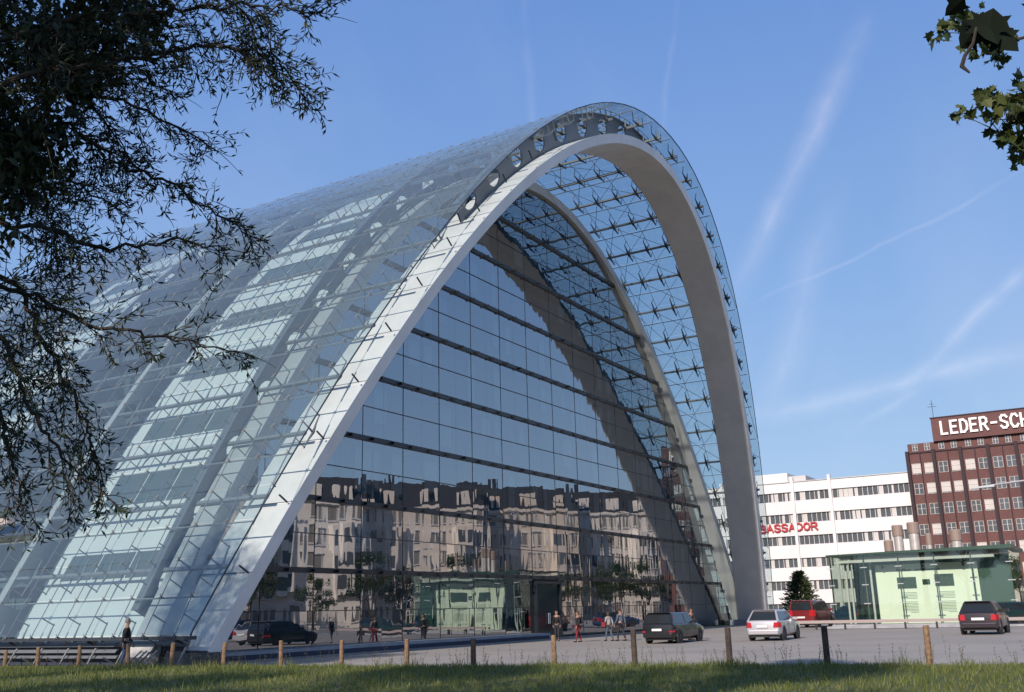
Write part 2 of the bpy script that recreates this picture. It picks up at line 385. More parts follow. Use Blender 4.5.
# perforated web plate between the front arch and the skin
def web(name,P,d0,d1,y0,th,tilt,m,step,hr,zlo=0,holes=True,taper=None):
    pts=arcpts(P,200,0,zlo); 
    a,H,p=P; tot=sum(math.hypot(pts[i+1][0]-pts[i][0],pts[i+1][1]-pts[i][1]) for i in range(200)); n=int(tot/step); pts=arcpts(P,n*4,0,zlo)
    b=MB()
    for c in range(n):
        cell=[pts[c*4+k] for k in range(5)]
        def at(s,t):
            f=s*4; k=min(3,int(f)); f-=k; A=cell[k]; B=cell[k+1]
            x=A[0]+(B[0]-A[0])*f; z=A[1]+(B[1]-A[1])*f; nx_=A[2]+(B[2]-A[2])*f; nz_=A[3]+(B[3]-A[3])*f
            lo,hi=d0,d1
            if taper: hi=taper(x)
            d=lo+(hi-lo)*t; return x+nx_*d,z+nz_*d
        x,z=at(.5,.5); h=(taper(x) if taper else d1)-d0
        if h<.12: continue
        if holes and h>.9:
            K=20; rs=hr/step; rt=min(.38,hr/h)
            outer=[];inner=[]
            for k in range(K):
                a_=2*math.pi*k/K+math.pi/4; cs,sn=math.cos(a_),math.sin(a_); mxx=max(abs(cs),abs(sn))
                outer.append((.5+.5*cs/mxx,.5+.5*sn/mxx)); inner.append((.5+rs*cs,.5+rt*sn))
            V=[];F=[]
            for yy in (y0,y0+th):
                for q in (outer,inner):
                    for s,t in q:
                        X,Z=at(s,t); V.append((X,yy+tilt*Z,Z))
            for k in range(K):
                k2=(k+1)%K; F+=[(k,k2,K+k2,K+k),(2*K+k,3*K+k,3*K+k2,2*K+k2),(K+k,K+k2,3*K+k2,3*K+k)]
            b.add(V,F)
        else:
            V=[]
            for yy in (y0,y0+th):
                for s,t in ((0,0),(1,0),(1,1),(0,1)):
                    X,Z=at(s,t); V.append((X,yy+tilt*Z,Z))
            b.add(V,[(0,1,2,3),(7,6,5,4),(3,2,6,7),(0,4,5,1)])
        # top flange
        V=[]
        for s in (0,1):
            X,Z=at(s,1); nx_,nz_=cell[0 if s==0 else 4][2:]
            for yy in (y0-.16,y0+th+.16): V.append((X,yy+tilt*Z,Z))
        V2=[(v[0]+.06*nx_,v[1],v[2]+.06*nz_) for v in V]
        b.add(V+V2,[(0,1,3,2),(4,6,7,5),(0,2,6,4),(1,5,7,3)])
    return b.build(name,m,hall)
def tp(x): 
    return .62+1.72*max(0,1-(abs(x+4)/24)**2.6)
web('perforated_web',A1,.62,2.3,1.75,.09,-TILT,'plate',2.75,.62,22,taper=tp)
# brackets from the front arch out to the glass
b=MB()
for k,i in enumerate(range(2,NP-1,2)):
    x,z,nx_,nz_=AP[i]
    if abs(x)<14: continue
    for dy in (.35,):
        y=dy-TILT*z; q=Vector((x-nx_*OFF,y,z-nz_*OFF)); e=q-Vector((nx_,0,nz_))*.55
        b=MB(); b.tube([q,e],.045,5); b.build('bracket','dark',hall)
# facade --------------------------------------------------------
YF=3.9
ZL=[0.05,3.95,7.5,11.05,14.6,18.15,21.7,25.25,28.8,32.4]
def fin(u): return max(0,prof(u,P2[0]+.25,P2[1]+.25,P2[2]))
DOOR=(-4.9,-1.3,3.45)
rnd=random.Random(5)
for k in range(9):
    for sub in range(2):
        z0=ZL[k]+(ZL[k+1]-ZL[k])*.5*sub+.02; z1=ZL[k]+(ZL[k+1]-ZL[k])*.5*(sub+1)-.02
        if sub==0: b=MB(); bL=b; bR=MB()
        if sub==1 and k==0: b=bL
        u=-36.0
        while u<36:
            u2=u+1.8
            fa,fb=fin(u),fin(u2)
            if k==0 and u>=-3.7 and u2<=.1:
                b=bR; u=u2
                continue
            if max(fa,fb)>z0:
                wx=rnd.gauss(0,.0016); wz=rnd.gauss(0,.0020)
                def Y(uu,zz): return YF+(uu-u-.9)*wx*1.0+(zz-(z0+z1)/2)*wz
                if min(fa,fb)>=z1: b.quad((u+.004,Y(u,z0),z0),(u2-.004,Y(u2,z0),z0),(u2-.004,Y(u2,z1),z1),(u+.004,Y(u,z1),z1))
                else:
                    for q in range(12):
                        ua=u+1.8*q/12; ub=u+1.8*(q+1)/12; ta,tb=min(z1,fin(ua)),min(z1,fin(ub))
                        if max(ta,tb)<=z0+.01: continue
                        ta=max(ta,z0+.001); tb=max(tb,z0+.001)
                        b.quad((ua,Y(ua,z0),z0),(ub,Y(ub,z0),z0),(ub,Y(ub,tb),tb),(ua,Y(ua,ta),ta))
            u=u2
    if b.v: b.build('glazing_band','facade',hall)
    if k==0: bL.build('glazing_band','facade',hall)
for k in range(1,9):
    z=ZL[k]; w=P2[0]*(1-z/P2[1])**(1/P2[2]) if z<P2[1] else 0
    if w<1: continue
    b=MB(); b.box(-w,w,YF-.13,YF+.05,z-.14,z+.12)
    u=-w+.5
    while u<w-.3: b.box(u,u+.14,YF-.34,YF-.13,z-.09,z+.05); u+=1.8
    b.build('floor_beam','darkmetal',hall)
b=MB()
for k in range(0,9):
    z=(ZL[k]+ZL[k+1])/2
    if z>P2[1]-1: continue
    w=P2[0]*(1-z/P2[1])**(1/P2[2]); b.box(-w,w,YF-.04,YF+.03,z-.02,z+.02)
b.build('transom','darkmetal',hall)
b=MB(); u=-32.4
while u<34:
    t=fin(u)
    if t>.4: b.box(u-.013,u+.013,YF-.02,YF+.03,.05,t)
    u+=3.6
b.build('mullion','darkmetal',hall)
# floors, columns, inner wall behind the glass
b=MB()
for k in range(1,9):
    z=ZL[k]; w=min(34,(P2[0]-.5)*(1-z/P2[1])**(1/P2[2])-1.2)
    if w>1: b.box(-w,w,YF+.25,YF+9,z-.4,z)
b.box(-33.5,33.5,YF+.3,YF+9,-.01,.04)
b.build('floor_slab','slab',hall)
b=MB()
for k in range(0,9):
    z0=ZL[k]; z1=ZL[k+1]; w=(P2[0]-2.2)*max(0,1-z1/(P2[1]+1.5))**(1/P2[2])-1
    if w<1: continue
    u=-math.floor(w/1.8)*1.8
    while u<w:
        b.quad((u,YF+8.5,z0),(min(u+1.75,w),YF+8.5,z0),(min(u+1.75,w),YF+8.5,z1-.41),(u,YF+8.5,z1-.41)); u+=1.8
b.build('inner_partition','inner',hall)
b=MB(); u=-30.6
while u<31:
    t=min(fin(u)-1.2,31)
    if t>3: b.tube([(u,YF+1.4,.04),(u,YF+1.4,t)],.16,8)
    u+=3.6
b.build('inner_column','innerlight',hall)
b=MB()
rnd=random.Random(9)
for k in range(1,8):
    z0=ZL[k]+.04; u=-28
    while u<28:
        if rnd.random()<.38 and fin(u)-2>ZL[k+1] and fin(u+1)-2>ZL[k+1]:
            hh=rnd.uniform(1.2,3); b=MB(); b.box(u,u+rnd.uniform(.4,1.4),YF+.5,YF+.53,ZL[k+1]-.42-hh,ZL[k+1]-.42); b.build('window_blind','innerlight',hall)
        u+=1.6
# entrance: dark portal box
b=MB(); x0,x1,zt=-3.58,-.02,3.72
b.box(x0,x0+.16,YF-.25,YF+.6,.02,zt); b.box(x1-.16,x1,YF-.25,YF+.6,.02,zt); b.box(x0+.16,x1-.16,YF-.25,YF+.6,zt-.2,zt)
M['door']=mat('dark_green_glass_panel',(.01,.03,.035),.12)
ent=b.build('entrance_portal','darkmetal',hall)
b=MB(); b.box(x0+.17,x1-.17,YF-.1,YF-.04,.02,zt-.21); b.build('door_panel','door',ent)
b=MB(); b.tube([(x0+1.7,YF-.18,.9),(x0+1.7,YF-.18,1.6)],.03,6); b.tube([(x0+1.9,YF-.18,.9),(x0+1.9,YF-.18,1.6)],.03,6); b.build('door_handle','innerlight',ent)
# plinth kerb below the facade
b=MB(); b.box(-33.2,-3.9,YF-1.4,YF+.2,0,.34); b.build('plinth','plinth',hall)
b=MB(); b.box(-33.0,-4.1,YF-1.43,YF-1.42,0.0,.2); b.build('recess_shade_band','darkplinth',hall)  # dark strip on the plinth face, shade of a recess put into colour
# inner white building blocks behind the skin on both sides, gaps are winter gardens
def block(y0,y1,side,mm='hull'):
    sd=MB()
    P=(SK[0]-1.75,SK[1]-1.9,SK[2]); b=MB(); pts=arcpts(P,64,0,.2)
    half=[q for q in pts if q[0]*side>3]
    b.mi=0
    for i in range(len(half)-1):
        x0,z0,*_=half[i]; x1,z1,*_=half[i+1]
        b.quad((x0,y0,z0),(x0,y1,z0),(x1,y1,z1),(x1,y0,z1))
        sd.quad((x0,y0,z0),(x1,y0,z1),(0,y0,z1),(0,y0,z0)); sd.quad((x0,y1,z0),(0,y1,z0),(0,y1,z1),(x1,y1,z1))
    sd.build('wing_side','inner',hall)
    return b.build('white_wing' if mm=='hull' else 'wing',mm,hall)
def strips(y0,y1,side):
    P=(SK[0]-1.72,SK[1]-1.87,SK[2]); a,H,p=P; 
    for k in range(1,8):
        z=ZL[k]-.35; z2=z+1.15+(.5 if k==2 else 0)
        def X(z): return side*a*(1-z/H)**(1/p)
        if z2>H-3: continue
        b=MB(); ya=y0+.7; yb=y1-.9
        n=int((yb-ya)/1.75)
        for q in range(n):
            p0=ya+(yb-ya)*q/n+.05; p1=ya+(yb-ya)*(q+1)/n-.05
            b.quad((X(z),p0,z),(X(z),p1,z),(X(z2),p1,z2),(X(z2),p0,z2))
        b.build('window_strip','hullwin',hall)
yb=4.6
blocks=[]
while yb<125: blocks.append((yb,yb+8.4)); yb+=19.2
for i,(y0,y1) in enumerate(blocks):
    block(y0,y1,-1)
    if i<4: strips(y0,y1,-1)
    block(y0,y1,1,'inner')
# winter garden inner facades with floors
b=MB(); b2=MB()
for i,(y0,y1) in enumerate(blocks[:-1]):
    ya,yb_=y1,blocks[i+1][0]
    for k in range(0,8):
        z0,z1=ZL[k],ZL[k+1]; w=(SK[0]-6)*max(0,1-(z0+3)/(SK[1]-1))**.5
        if w<2: continue
        b.quad((-w,ya,z0),(-w,yb_,z0),(-w,yb_,z1),(-w,ya,z1))
        b2.box(-w-1.1,-w+.0,ya+.02,yb_-.02,z1-.35,z1)
        for q in range(6): yy=ya+(yb_-ya)*(q+.5)/6; b2.box(-w-.12,-w-.02,yy-.06,yy+.06,z0,z1-.36)
b.build('winter_garden_glazing','hullwin',hall); b2.build('gallery','inner',hall)
# perforated ribs standing between the blocks
for y in [14.3,22.6,33.5,41.8,52.7,61]:
    web('perforated_rib',(SK[0]-2.5,SK[1]-2.6,SK[2]),0,1.5,y,.1,0,'arch2',3.6,.62,1.0)
P=(SK[0]-3.3,SK[1]-3.4,SK[2])
def leftonly(x): return 2.5 if x<-6 else 0
web('perforated_rib',P,0,2.5,4.12,.1,0,'plate',3.4,.85,1.0,taper=leftonly)
# lower edge: gutter, brackets, louvres, plinth
for s in (-1,1):
    P=AP[0][0]*-s if s==1 else AP[0][0]
    X=s*abs(AP[0][0]); 
    b=MB(); b.box(min(X,X-s*.35),max(X,X-s*.35),-.2,YEND,1.0,1.13); b.build('gutter','dark',hall)
    y=.8
    while y<(70 if s<0 else 3):
        b=MB(); b.hexa([(X-s*.25,y,.9),(X-s*.8,y,.8),(X-s*.8,y+.06,.8),(X-s*.25,y+.06,.9),(X-s*.25,y,.998),(X-s*.8,y,.95),(X-s*.8,y+.06,.95),(X-s*.25,y+.06,.998)]); y+=2.6*2; b.build('gutter_bracket','dark',hall)
    for k,(z0,z1,dx) in enumerate(((.76,.93,.45),(.52,.66,.5),(.30,.42,.55))):
        b=MB(); ya=4.6 if s<0 else 3.4
        b.hexa([(X-s*dx,ya,z0),(X-s*(dx+.12),ya,z0+.04),(X-s*(dx+.12),YEND,z0+.04),(X-s*dx,YEND,z0),(X-s*(dx+.10),ya,z1-.02),(X-s*(dx+.2),ya,z1),(X-s*(dx+.2),YEND,z1),(X-s*(dx+.10),YEND,z1-.02)]); b.build('louvre','plate',hall)  # louvres in darker grey: the tree shade is put into their colour
    b=MB(); b.box(min(X-s*.9,X-s*1.2),max(X-s*.9,X-s*1.2),1.2 if s<0 else 3.4,YEND,0,1.05); b.build('base_wall','darkplinth' ,hall)  # dark blue carries the shade behind the louvres
b=MB()
for k in range(4): b.bar((-36.9,1.9+k*.3,.02),(-36.1,1.9+k*.3,.6),.05)
b.build('steel_rack','plate',hall)
# open vent flaps in the skin
M['flap']=mat('pinkish_flap',(.62,.55,.54),.6)
b=MB(); b.hexa([(-34.6,14.7,6.35),(-34.6,18,6.3),(-34.2,18,6.35),(-34.2,14.7,6.4),(-34.75,14.7,6.62),(-34.75,18,6.57),(-34.35,18,6.66),(-34.35,14.7,6.7)]); b.build('vent_flap','flap',hall)
for y,i in ((36,27),(40,28),(60,27)):
    x,z,nx_,nz_=AP[i]; b=MB()
    for d in (0,):
        b.hexa([(x+nx_*.3,y,z+nz_*.3),(x+nx_*.3,y+3.4,z+nz_*.3),(x+1.2,y+3.4,z+.95),(x+1.2,y,z+.95),(x+nx_*.42,y,z+nz_*.42),(x+nx_*.42,y+3.4,z+nz_*.42),(x+1.2,y+3.4,z+1.07),(x+1.2,y,z+1.07)])
    b.build('roof_flap','darkmetal',hall)
b=MB(); b.box(-AP[0][0]*-1,36,YEND,YEND+.5,0,.3); 
for i in range(NP):
    x0,z0,*_=AP[i]; x1,z1,*_=AP[i+1]; b.quad((x0,YEND,z0),(x1,YEND,z1),(x1,YEND,0),(x0,YEND,0))
b.build('rear_wall','inner',hall)
# ---------------------------------------------------------------- materials for the surroundings
M['render_white']=mat('white_render',(.74,.72,.72),.8,var=.08,vs=.25)
M['winglass']=mat('window_glass',(.10,.11,.12),.08,spec=.9)
M['curtain']=mat('pale_curtain',(.55,.52,.50),.8)
M['wframe']=mat('white_window_frame',(.7,.68,.66),.5)
M['redletter']=mat('red_letter',(.42,.02,.03),.5)
M['whiteletter']=mat('white_letter',(.85,.83,.80),.5)
def brickmat(name,c1,c2,mort):
    m=bpy.data.materials.new(name); m.use_nodes=True; t=m.node_tree; b=t.nodes['Principled BSDF']; b.inputs['Roughness'].default_value=.85
    g=t.nodes.new('ShaderNodeTexCoord'); mp=t.nodes.new('ShaderNodeMapping'); mp.inputs['Rotation'].default_value=(math.pi/2,0,math.pi/2) if False else (0,0,0)
    sp=t.nodes.new('ShaderNodeSeparateXYZ'); cb=t.nodes.new('ShaderNodeCombineXYZ'); ad=t.nodes.new('ShaderNodeMath'); ad.operation='ADD'
    t.links.new(g.outputs['Object'],sp.inputs[0]); t.links.new(sp.outputs['X'],ad.inputs[0]); t.links.new(sp.outputs['Y'],ad.inputs[1]); t.links.new(ad.outputs[0],cb.inputs['X']); t.links.new(sp.outputs['Z'],cb.inputs['Y'])
    br=t.nodes.new('ShaderNodeTexBrick'); br.inputs['Color1'].default_value=(*c1,1); br.inputs['Color2'].default_value=(*c2,1); br.inputs['Mortar'].default_value=(*mort,1)
    br.inputs['Scale'].default_value=2.2; br.inputs['Mortar Size'].default_value=.012; t.links.new(cb.outputs[0],br.inputs['Vector'])
    n=t.nodes.new('ShaderNodeTexNoise'); n.inputs['Scale'].default_value=.35; n.inputs['Detail'].default_value=5; t.links.new(g.outputs['Object'],n.inputs['Vector'])
    x=t.nodes.new('ShaderNodeMix'); x.data_type='RGBA'; x.blend_type='MULTIPLY'; x.inputs['Factor'].default_value=.45; t.links.new(br.outputs['Color'],x.inputs['A']); t.links.new(n.outputs['Fac'],x.inputs['B'])
    t.links.new(x.outputs['Result'],b.inputs['Base Color']); return m
M['brick']=brickmat('red_brown_brick',(.19,.085,.08),(.15,.068,.065),(.13,.08,.07))
M['darkbrick']=mat('pier_shade_trim',(.035,.022,.028),.8)
# ---------------------------------------------------------------- stroke lettering (bars and arcs) standing on a wall that faces -x
GL={'A':[[(0,0),(.5,1),(1,0)],[(.2,.36),(.8,.36)]],'B':[[(0,0),(0,1),(.6,1),(.88,.9),(.9,.68),(.6,.53),(0,.53)],[(.6,.53),(.95,.42),(.97,.12),(.65,0),(0,0)]],
'C':[[(1,.82),(.75,1),(.3,1),(0,.7),(0,.3),(.3,0),(.75,0),(1,.18)]],'D':[[(0,0),(0,1),(.5,1),(.9,.8),(1,.5),(.9,.2),(.5,0),(0,0)]],
'E':[[(.9,1),(0,1),(0,0),(.9,0)],[(0,.52),(.75,.52)]],'H':[[(0,0),(0,1)],[(1,0),(1,1)],[(0,.5),(1,.5)]],'L':[[(0,1),(0,0),(.85,0)]],
'M':[[(0,0),(.05,1),(.5,.3),(.95,1),(1,0)]],'O':[[(.5,0),(.15,.12),(0,.5),(.15,.88),(.5,1),(.85,.88),(1,.5),(.85,.12),(.5,0)]],
'R':[[(0,0),(0,1),(.65,1),(.92,.87),(.92,.63),(.65,.48),(0,.48)],[(.5,.48),(1,0)]],'S':[[(.95,.85),(.7,1),(.3,1),(.05,.85),(.08,.62),(.5,.5),(.92,.38),(.95,.15),(.7,0),(.3,0),(.03,.16)]],
'U':[[(0,1),(0,.25),(.25,0),(.75,0),(1,.25),(1,1)]],'-':[[(.15,.5),(.85,.5)]],' ':[]}
def letters(txt,parent,m,xw,y_start,z0,h,adv,w,sw,depth=.12,name='letter'):
    y=y_start
    for ch in txt:
        if GL[ch]:
            b=MB(); ns_=0
            for st_ in GL[ch]:
                P=[Vector((xw,y-p[0]*w,z0+p[1]*h)) for p in st_]
                for a_,c_ in zip(P[:-1],P[1:]):
                    d=(c_-a_).normalized()*sw*.45
                    ns_+=1; b.bar(a_-d,c_+d,sw,depth+.006*ns_,up=Vector((1,0,0)))
            b.build(name,m,parent)
        y-=adv
# ---------------------------------------------------------------- white hotel block at the back right
FX=90.0
wb=empty('white_hotel_block',(FX+6,15,0),0,'long white office block with dark ribbon windows, pale ribs and red lettering','building')
def loc(parent,o): return o
def lb(): return MB()
def shift(b,dx,dy,dz=0):
    b.v=[(p[0]-dx,p[1]-dy,p[2]-dz) for p in b.v]; return b
def part(b,name,m,parent,**k):
    l=parent.location
    p=parent
    off=Vector(l)
    if parent.parent: off=Vector((0,0,0))
    b.v=[(q[0]-ORG[0],q[1]-ORG[1],q[2]-ORG[2]) for q in b.v]
    return b.build(name,m,parent,**k)
ORG=(FX+6,15,0)
ZT=19.9; SP=3.3; Y0,Y1=-5.45,44
wrows=[18.45-SP*k for k in range(6)]    # top of window bands
b=MB()
zz=ZT
for zt in wrows+[None]:
    lo=zt if zt else 0
    b.box(FX,FX+14,Y0,Y1,lo,zz)
    if zt: 
        b.box(FX+.35,FX+14,Y0,Y1,zt-1.35,zt); zz=zt-1.35
# remove overlap: bands recessed
part(b,'wall','render_white',wb)
b=MB(); b.box(FX-.15,FX+14.1,Y0,Y1,ZT,ZT+.12); part(b,'roof','arch2',wb)
b=MB(); b.box(FX+1.5,FX+9,12.6,19.5,ZT+.12,ZT+1.7); part(b,'roof_house','render_white',wb)
b=MB(); b.box(FX+1.5,FX+9,9.8,12.5,ZT+.12,ZT+1.1); part(b,'roof_house','curtain',wb)
ribs=[Y0+.15,5.95,11.56,17.2,22.8,28.4,34,39.6]
for y in ribs[1:]:
    b=MB(); b.box(FX-.35,FX+.2,y-.22,y+.22,0,ZT+.7); part(b,'rib','render_white',wb)
rnd=random.Random(12)
for zt in wrows:
    for a_,c_ in zip([Y0]+ribs[1:-1],ribs[1:]):
        if c_>30: continue
        ya,yb2=a_+.25,c_-.25; n=max(4,int((yb2-ya)/.72)); b=MB()
        for q in range(n):
            p0=ya+(yb2-ya)*q/n; p1=ya+(yb2-ya)*(q+1)/n
            r=rnd.random(); b.mi=1 if r<.3 else 0
            if b.mi: 
                w_=(p1-p0)*rnd.uniform(.35,.95); b.quad((FX+.29,p0+.03,zt-1.3),(FX+.29,p0+w_,zt-1.3),(FX+.29,p0+w_,zt-.03),(FX+.29,p0+.03,zt-.03)); b.mi=0
            b.quad((FX+.32,p0+.03,zt-1.33),(FX+.32,p1-.03,zt-1.33),(FX+.32,p1-.03,zt-.02),(FX+.32,p0+.03,zt-.02))
        f=part(b,'window_band',['winglass','curtain'],wb)
        b=MB()
        for q in range(n+1):
            p0=ya+(yb2-ya)*q/n; b.box(FX+.24,FX+.31,p0-.03,p0+.03,zt-1.34,zt-.01)
        b.box(FX+.235,FX+.305,ya,yb2,zt-.06,zt-.012)
        b.build('window_frame','wframe',f); bpy.data.objects[f.name]; 
        c=f.children[0]; c.data.transform(Matrix.Translation((-ORG[0],-ORG[1],0)))
letters('AMBASSADOR',wb,'redletter',-6-.2,19.3-15,12.62,1.02,1.12,.84,.22)
b=MB()
# ---------------------------------------------------------------- brick block with the sign
ORG=(FX+6,-20,0)
bb_=empty('brick_warehouse',ORG,0,'tall dark red brick block with narrow piers and white roof lettering','building')
BY=-5.5; BE=-25
piers=[BY-3.7-3.55*k for k in range(0,5)]
b=MB(); b.box(FX-.3,FX+16,BE,BY,0,22.6); part(b,'wall','brick',bb_)
b=MB(); b.box(FX+.9,FX+16,BE,BY-.05,22.6,24.05); part(b,'attic','brick',bb_)
b=MB(); b.box(FX+.3,FX+14,BE,BY-3.75,24.05,27.35); part(b,'sign_wall','brick',bb_)
b=MB(); b.box(FX+.2,FX+14.1,BE,BY-3.65,27.35,27.5); part(b,'coping','darkbrick',bb_)
b=MB(); b.box(FX-.45,FX-.3,BE,BY,22.45,22.62); part(b,'cornice','darkbrick',bb_)
for p in [BY-.15]+piers:
    b=MB(); b.box(FX-1.15,FX-.3,p-.22,p+.22,0,22.75); part(b,'pier','darkbrick' if True else 'brick',bb_)  # shadowed pier sides are put into this dark colour
for p in [BY]+piers[:-1]:
    b=MB(); b.box(FX-.62,FX-.3,p-1.88,p-1.76,0,22.6); part(b,'pilaster','darkbrick',bb_)
rnd=random.Random(4)
W1=None
zrows=[19.45-2.88*k for k in range(7)]
def win(y,z,w,h,x,lit):
    b=MB(); b.quad((x-.03,y-w,z),(x-.03,y,z),(x-.03,y,z+h),(x-.03,y-w,z+h)); 
    if lit: b.mi=1; b.quad((x-.036,y-w,z+h*.1),(x-.036,y,z+h*.1),(x-.036,y,z+h),(x-.036,y-w,z+h))
    f=part(b,'window',['winglass','curtain'],bb_)
    b=MB(); t=.05
    b.box(x-.1,x-.04,y-w,y-w+t,z,z+h); b.box(x-.1,x-.04,y-t,y,z,z+h); b.box(x-.1,x-.04,y-w+t,y-t,z,z+t); b.box(x-.1,x-.04,y-w+t,y-t,z+h-t,z+h)
    b.box(x-.09,x-.045,y-w/2-.04,y-w/2+.04,z+t,z+h-t); b.box(x-.088,x-.047,y-w+t,y-t,z+h*.55,z+h*.55+.05)
    o=b.build('window_frame','curtain',f); o.data.transform(Matrix.Translation((-ORG[0],-ORG[1],0)))
for z in zrows:
    for p in [BY-.1]+piers[:4]:
        for o_ in (.42,2.12):
            win(p-o_,z,1.22,1.55,FX-.3,rnd.random()<.28)
for p in [BY-.1]+piers[:4]:
    for o_ in (.6,2.25): win(p-o_,22.95,.75,.95,FX+.9 if p>BY-1 else FX+.3 if False else FX+.9,False)
LW=dict(h=1.78)
letters('LEDER-SCHU',bb_,'whiteletter',-6+.3-.16,-10.55+20,24.95,1.75,1.3,.86,.3,.2)
b=MB(); 
for dy in (.25,.6): b.box(FX+.05,FX+.25,-10.55-1.3*9-dy-.12,-10.55-1.3*9-dy+.12,26.95,27.15)
part(b,'umlaut','whiteletter',bb_)
b=MB(); b.tube([(FX+1,-9.6,27.4),(FX+1,-9.6,30.2)],.04,5); b.tube([(FX+1,-10.2,29.2),(FX+1,-9.0,29.2)],.03,4); b.tube([(FX+1,-9.9,29.6),(FX+1,-9.3,29.6)],.025,4); part(b,'antenna','dark',bb_)
# ---------------------------------------------------------------- terrace of old apartment houses opposite the glass front
M['stucco1']=mat('pale_stucco',(.80,.70,.61),.85,var=.15,vs=.3); M['stucco2']=mat('beige_stucco',(.76,.65,.55),.85,var=.2,vs=.3); M['stucco3']=mat('white_stucco',(.82,.75,.68),.85,var=.15,vs=.3)
M['hazyglass']=mat('old_window_glass',(.24,.22,.20),.3)
M['roof']=mat('dark_roof',(.035,.035,.04),.7)
def terrace(x,y,rz,w,h,m,label,bays):
    r=empty('apartment_house',(x,y,0),rz,label,'house','old apartment houses opposite the glass front')
    b=MB(); b.box(0,w,-12,0,0,h); b.build('wall',m,r)
    b=MB(); b.box(-.0,w,0,.5,h-.5,h); b.box(0,w,0,.25,4.4,4.7); b.build('cornice',m,r)
    b=MB(); b.hexa([(0,-12,h),(w,-12,h),(w,.3,h),(0,.3,h),(0.3,-9,h+4.2),(w-.3,-9,h+4.2),(w-.3,-3,h+4.2),(.3,-3,h+4.2)]); rf=b.build('roof','roof',r)
    for k in range(3):
        b=MB(); b.box(w*(k+.5)/3-.9,w*(k+.5)/3+.9,-1.9,-.1,h+.1,h+2.6); b.build('dormer',m,rf)
    b=MB(); b.box(w*.2,w*.2+1.2,-7,-5.8,h+4,h+6.2); b.build('chimney','roof',rf)
    n=bays; fl=(h-5)/4
    base=None
    for k in range(5):
        z=1.0 if k==0 else 5+fl*(k-1)+.8
        for q in range(n):
            cx=w*(q+.5)/n
            if base is None:
                b=MB(); b.box(-.6,.6,.02,.06,0,2.0); base=b.build('window','hazyglass',r)
                b=MB(); b.box(-.72,-.6,.02,.14,-.1,2.1); b.box(.6,.72,.02,.14,-.1,2.1); b.box(-.8,.8,.02,.3,2.1,2.32); b.box(-.8,.8,.02,.24,-.25,-.1); b.build('surround','wframe',base); base.location=(cx,0,z)
            else:
                c=dup(base,r); c.location=(cx,0,z)
    for bx in (.22,.78):
        b=MB(); c0=w*bx; b.hexa([(c0-1.9,.0,5),(c0-1.9+3.8,0,5),(c0+1.2,1.3,5),(c0-1.2,1.3,5),(c0-1.9,0,h-3.6),(c0+1.9,0,h-3.6),(c0+1.2,1.3,h-3.6),(c0-1.2,1.3,h-3.6)]); o=b.build('bay_window',m,r)
        for k in range(3):
            z=5+fl*k+.8; b=MB(); b.box(c0-.7,c0+.7,1.31,1.34,z,z+2); b.build('pane','winglass',o)
ang=R_(24); px_,py_=16,-88
rnd=random.Random(8); descr=['pale stuccoed apartment house with bay windows','beige stuccoed apartment house with dark roof','white stuccoed apartment house with dormers']
pos=0
for i in range(8):
    w=rnd.uniform(17,22); h=rnd.uniform(19,21)-i*.1
    terrace(px_+math.cos(ang)*pos,py_+math.sin(ang)*pos,ang+R_(16),w-1.6,h,['stucco1','stucco2','stucco3'][i%3],'%s apartment house, %s from the left in the terrace mirrored in the glass'%(['pinkish','beige','pale cream'][i%3],['first','second','third','fourth','fifth','sixth','seventh','eighth','ninth','tenth'][i]),5+i%2)
    pos+=w+.02
# ---------------------------------------------------------------- kiosk: glass pavilion
ORG=(18.5,-16.8,0)
kx,ky0,ky1,kh=18.5,-23.2,-10.4,5.35
ks=empty('glass_pavilion',ORG,0,'small green glass pavilion with a lit white display wall and steel flues on its roof','pavilion')
M['minty']=mat('pale_display_wall',(.76,.79,.68),.7,var=.04,vs=.5)
M['greentrim']=mat('dark_green_trim',(.02,.06,.045),.35)
M['ledge']=mat('pinkish_ledge',(.36,.30,.29),.8)
b=MB(); b.box(kx-.3,kx+9,ky0-.2,ky1+.2,0,.16); part(b,'floor','plinth',ks)
edges=[ky1-(ky1-ky0)*k/5 for k in range(6)]
for k in range(5):
    b=MB(); b.box(kx,kx+.03,edges[k+1]+.015,edges[k]-.015,.18,kh); part(b,'glass_pane','clear',ks)
for y in (ky0,ky1):
    b=MB(); b.box(kx+.04,kx+8.6,y-.015,y+.015,.18,kh); part(b,'glass_pane','clear',ks)
for y in edges:
    b=MB(); b.box(kx+.05,kx+.3,y-.03,y+.03,.17,kh-.1); part(b,'fin','greentrim',ks)
    for z in (1.7,3.1,4.4):
        b=MB(); b.box(kx-.06,kx,y-.25,y+.25,z-.03,z+.03); part(b,'clamp','innerlight',ks)
b=MB(); b.hexa([(kx-.2,ky0-.3,kh),(kx+9,ky0-.3,kh),(kx+9,ky1+.2,kh),(kx-.2,ky1+.2,kh),(kx-.2,ky0-.3,kh+.28),(kx+9,ky0-.3,kh+.28),(kx+9,ky1+.2,kh+.1),(kx-.2,ky1+.2,kh+.1)]); part(b,'roof','greentrim',ks)
for dx in (.5,):
    b=MB(); b.box(kx+.45,kx+.7,ky0+1.0,ky1-.5,kh-.55,kh-.35); part(b,'roof_beam','arch2',ks)
b=MB(); b.box(kx+2.0,kx+8,-20.8,-13.4,.17,kh-.75); wl=part(b,'display_wall','minty',ks)
b=MB(); b.box(kx+2.0,kx+8,ky0+.05,-20.85,.17,kh-.3); part(b,'side_wall','greentrim',ks)
b=MB(); b.box(kx+1.9,kx+8,-20.8,-13.4,kh-.74,kh-.35); part(b,'fascia','greentrim',ks)
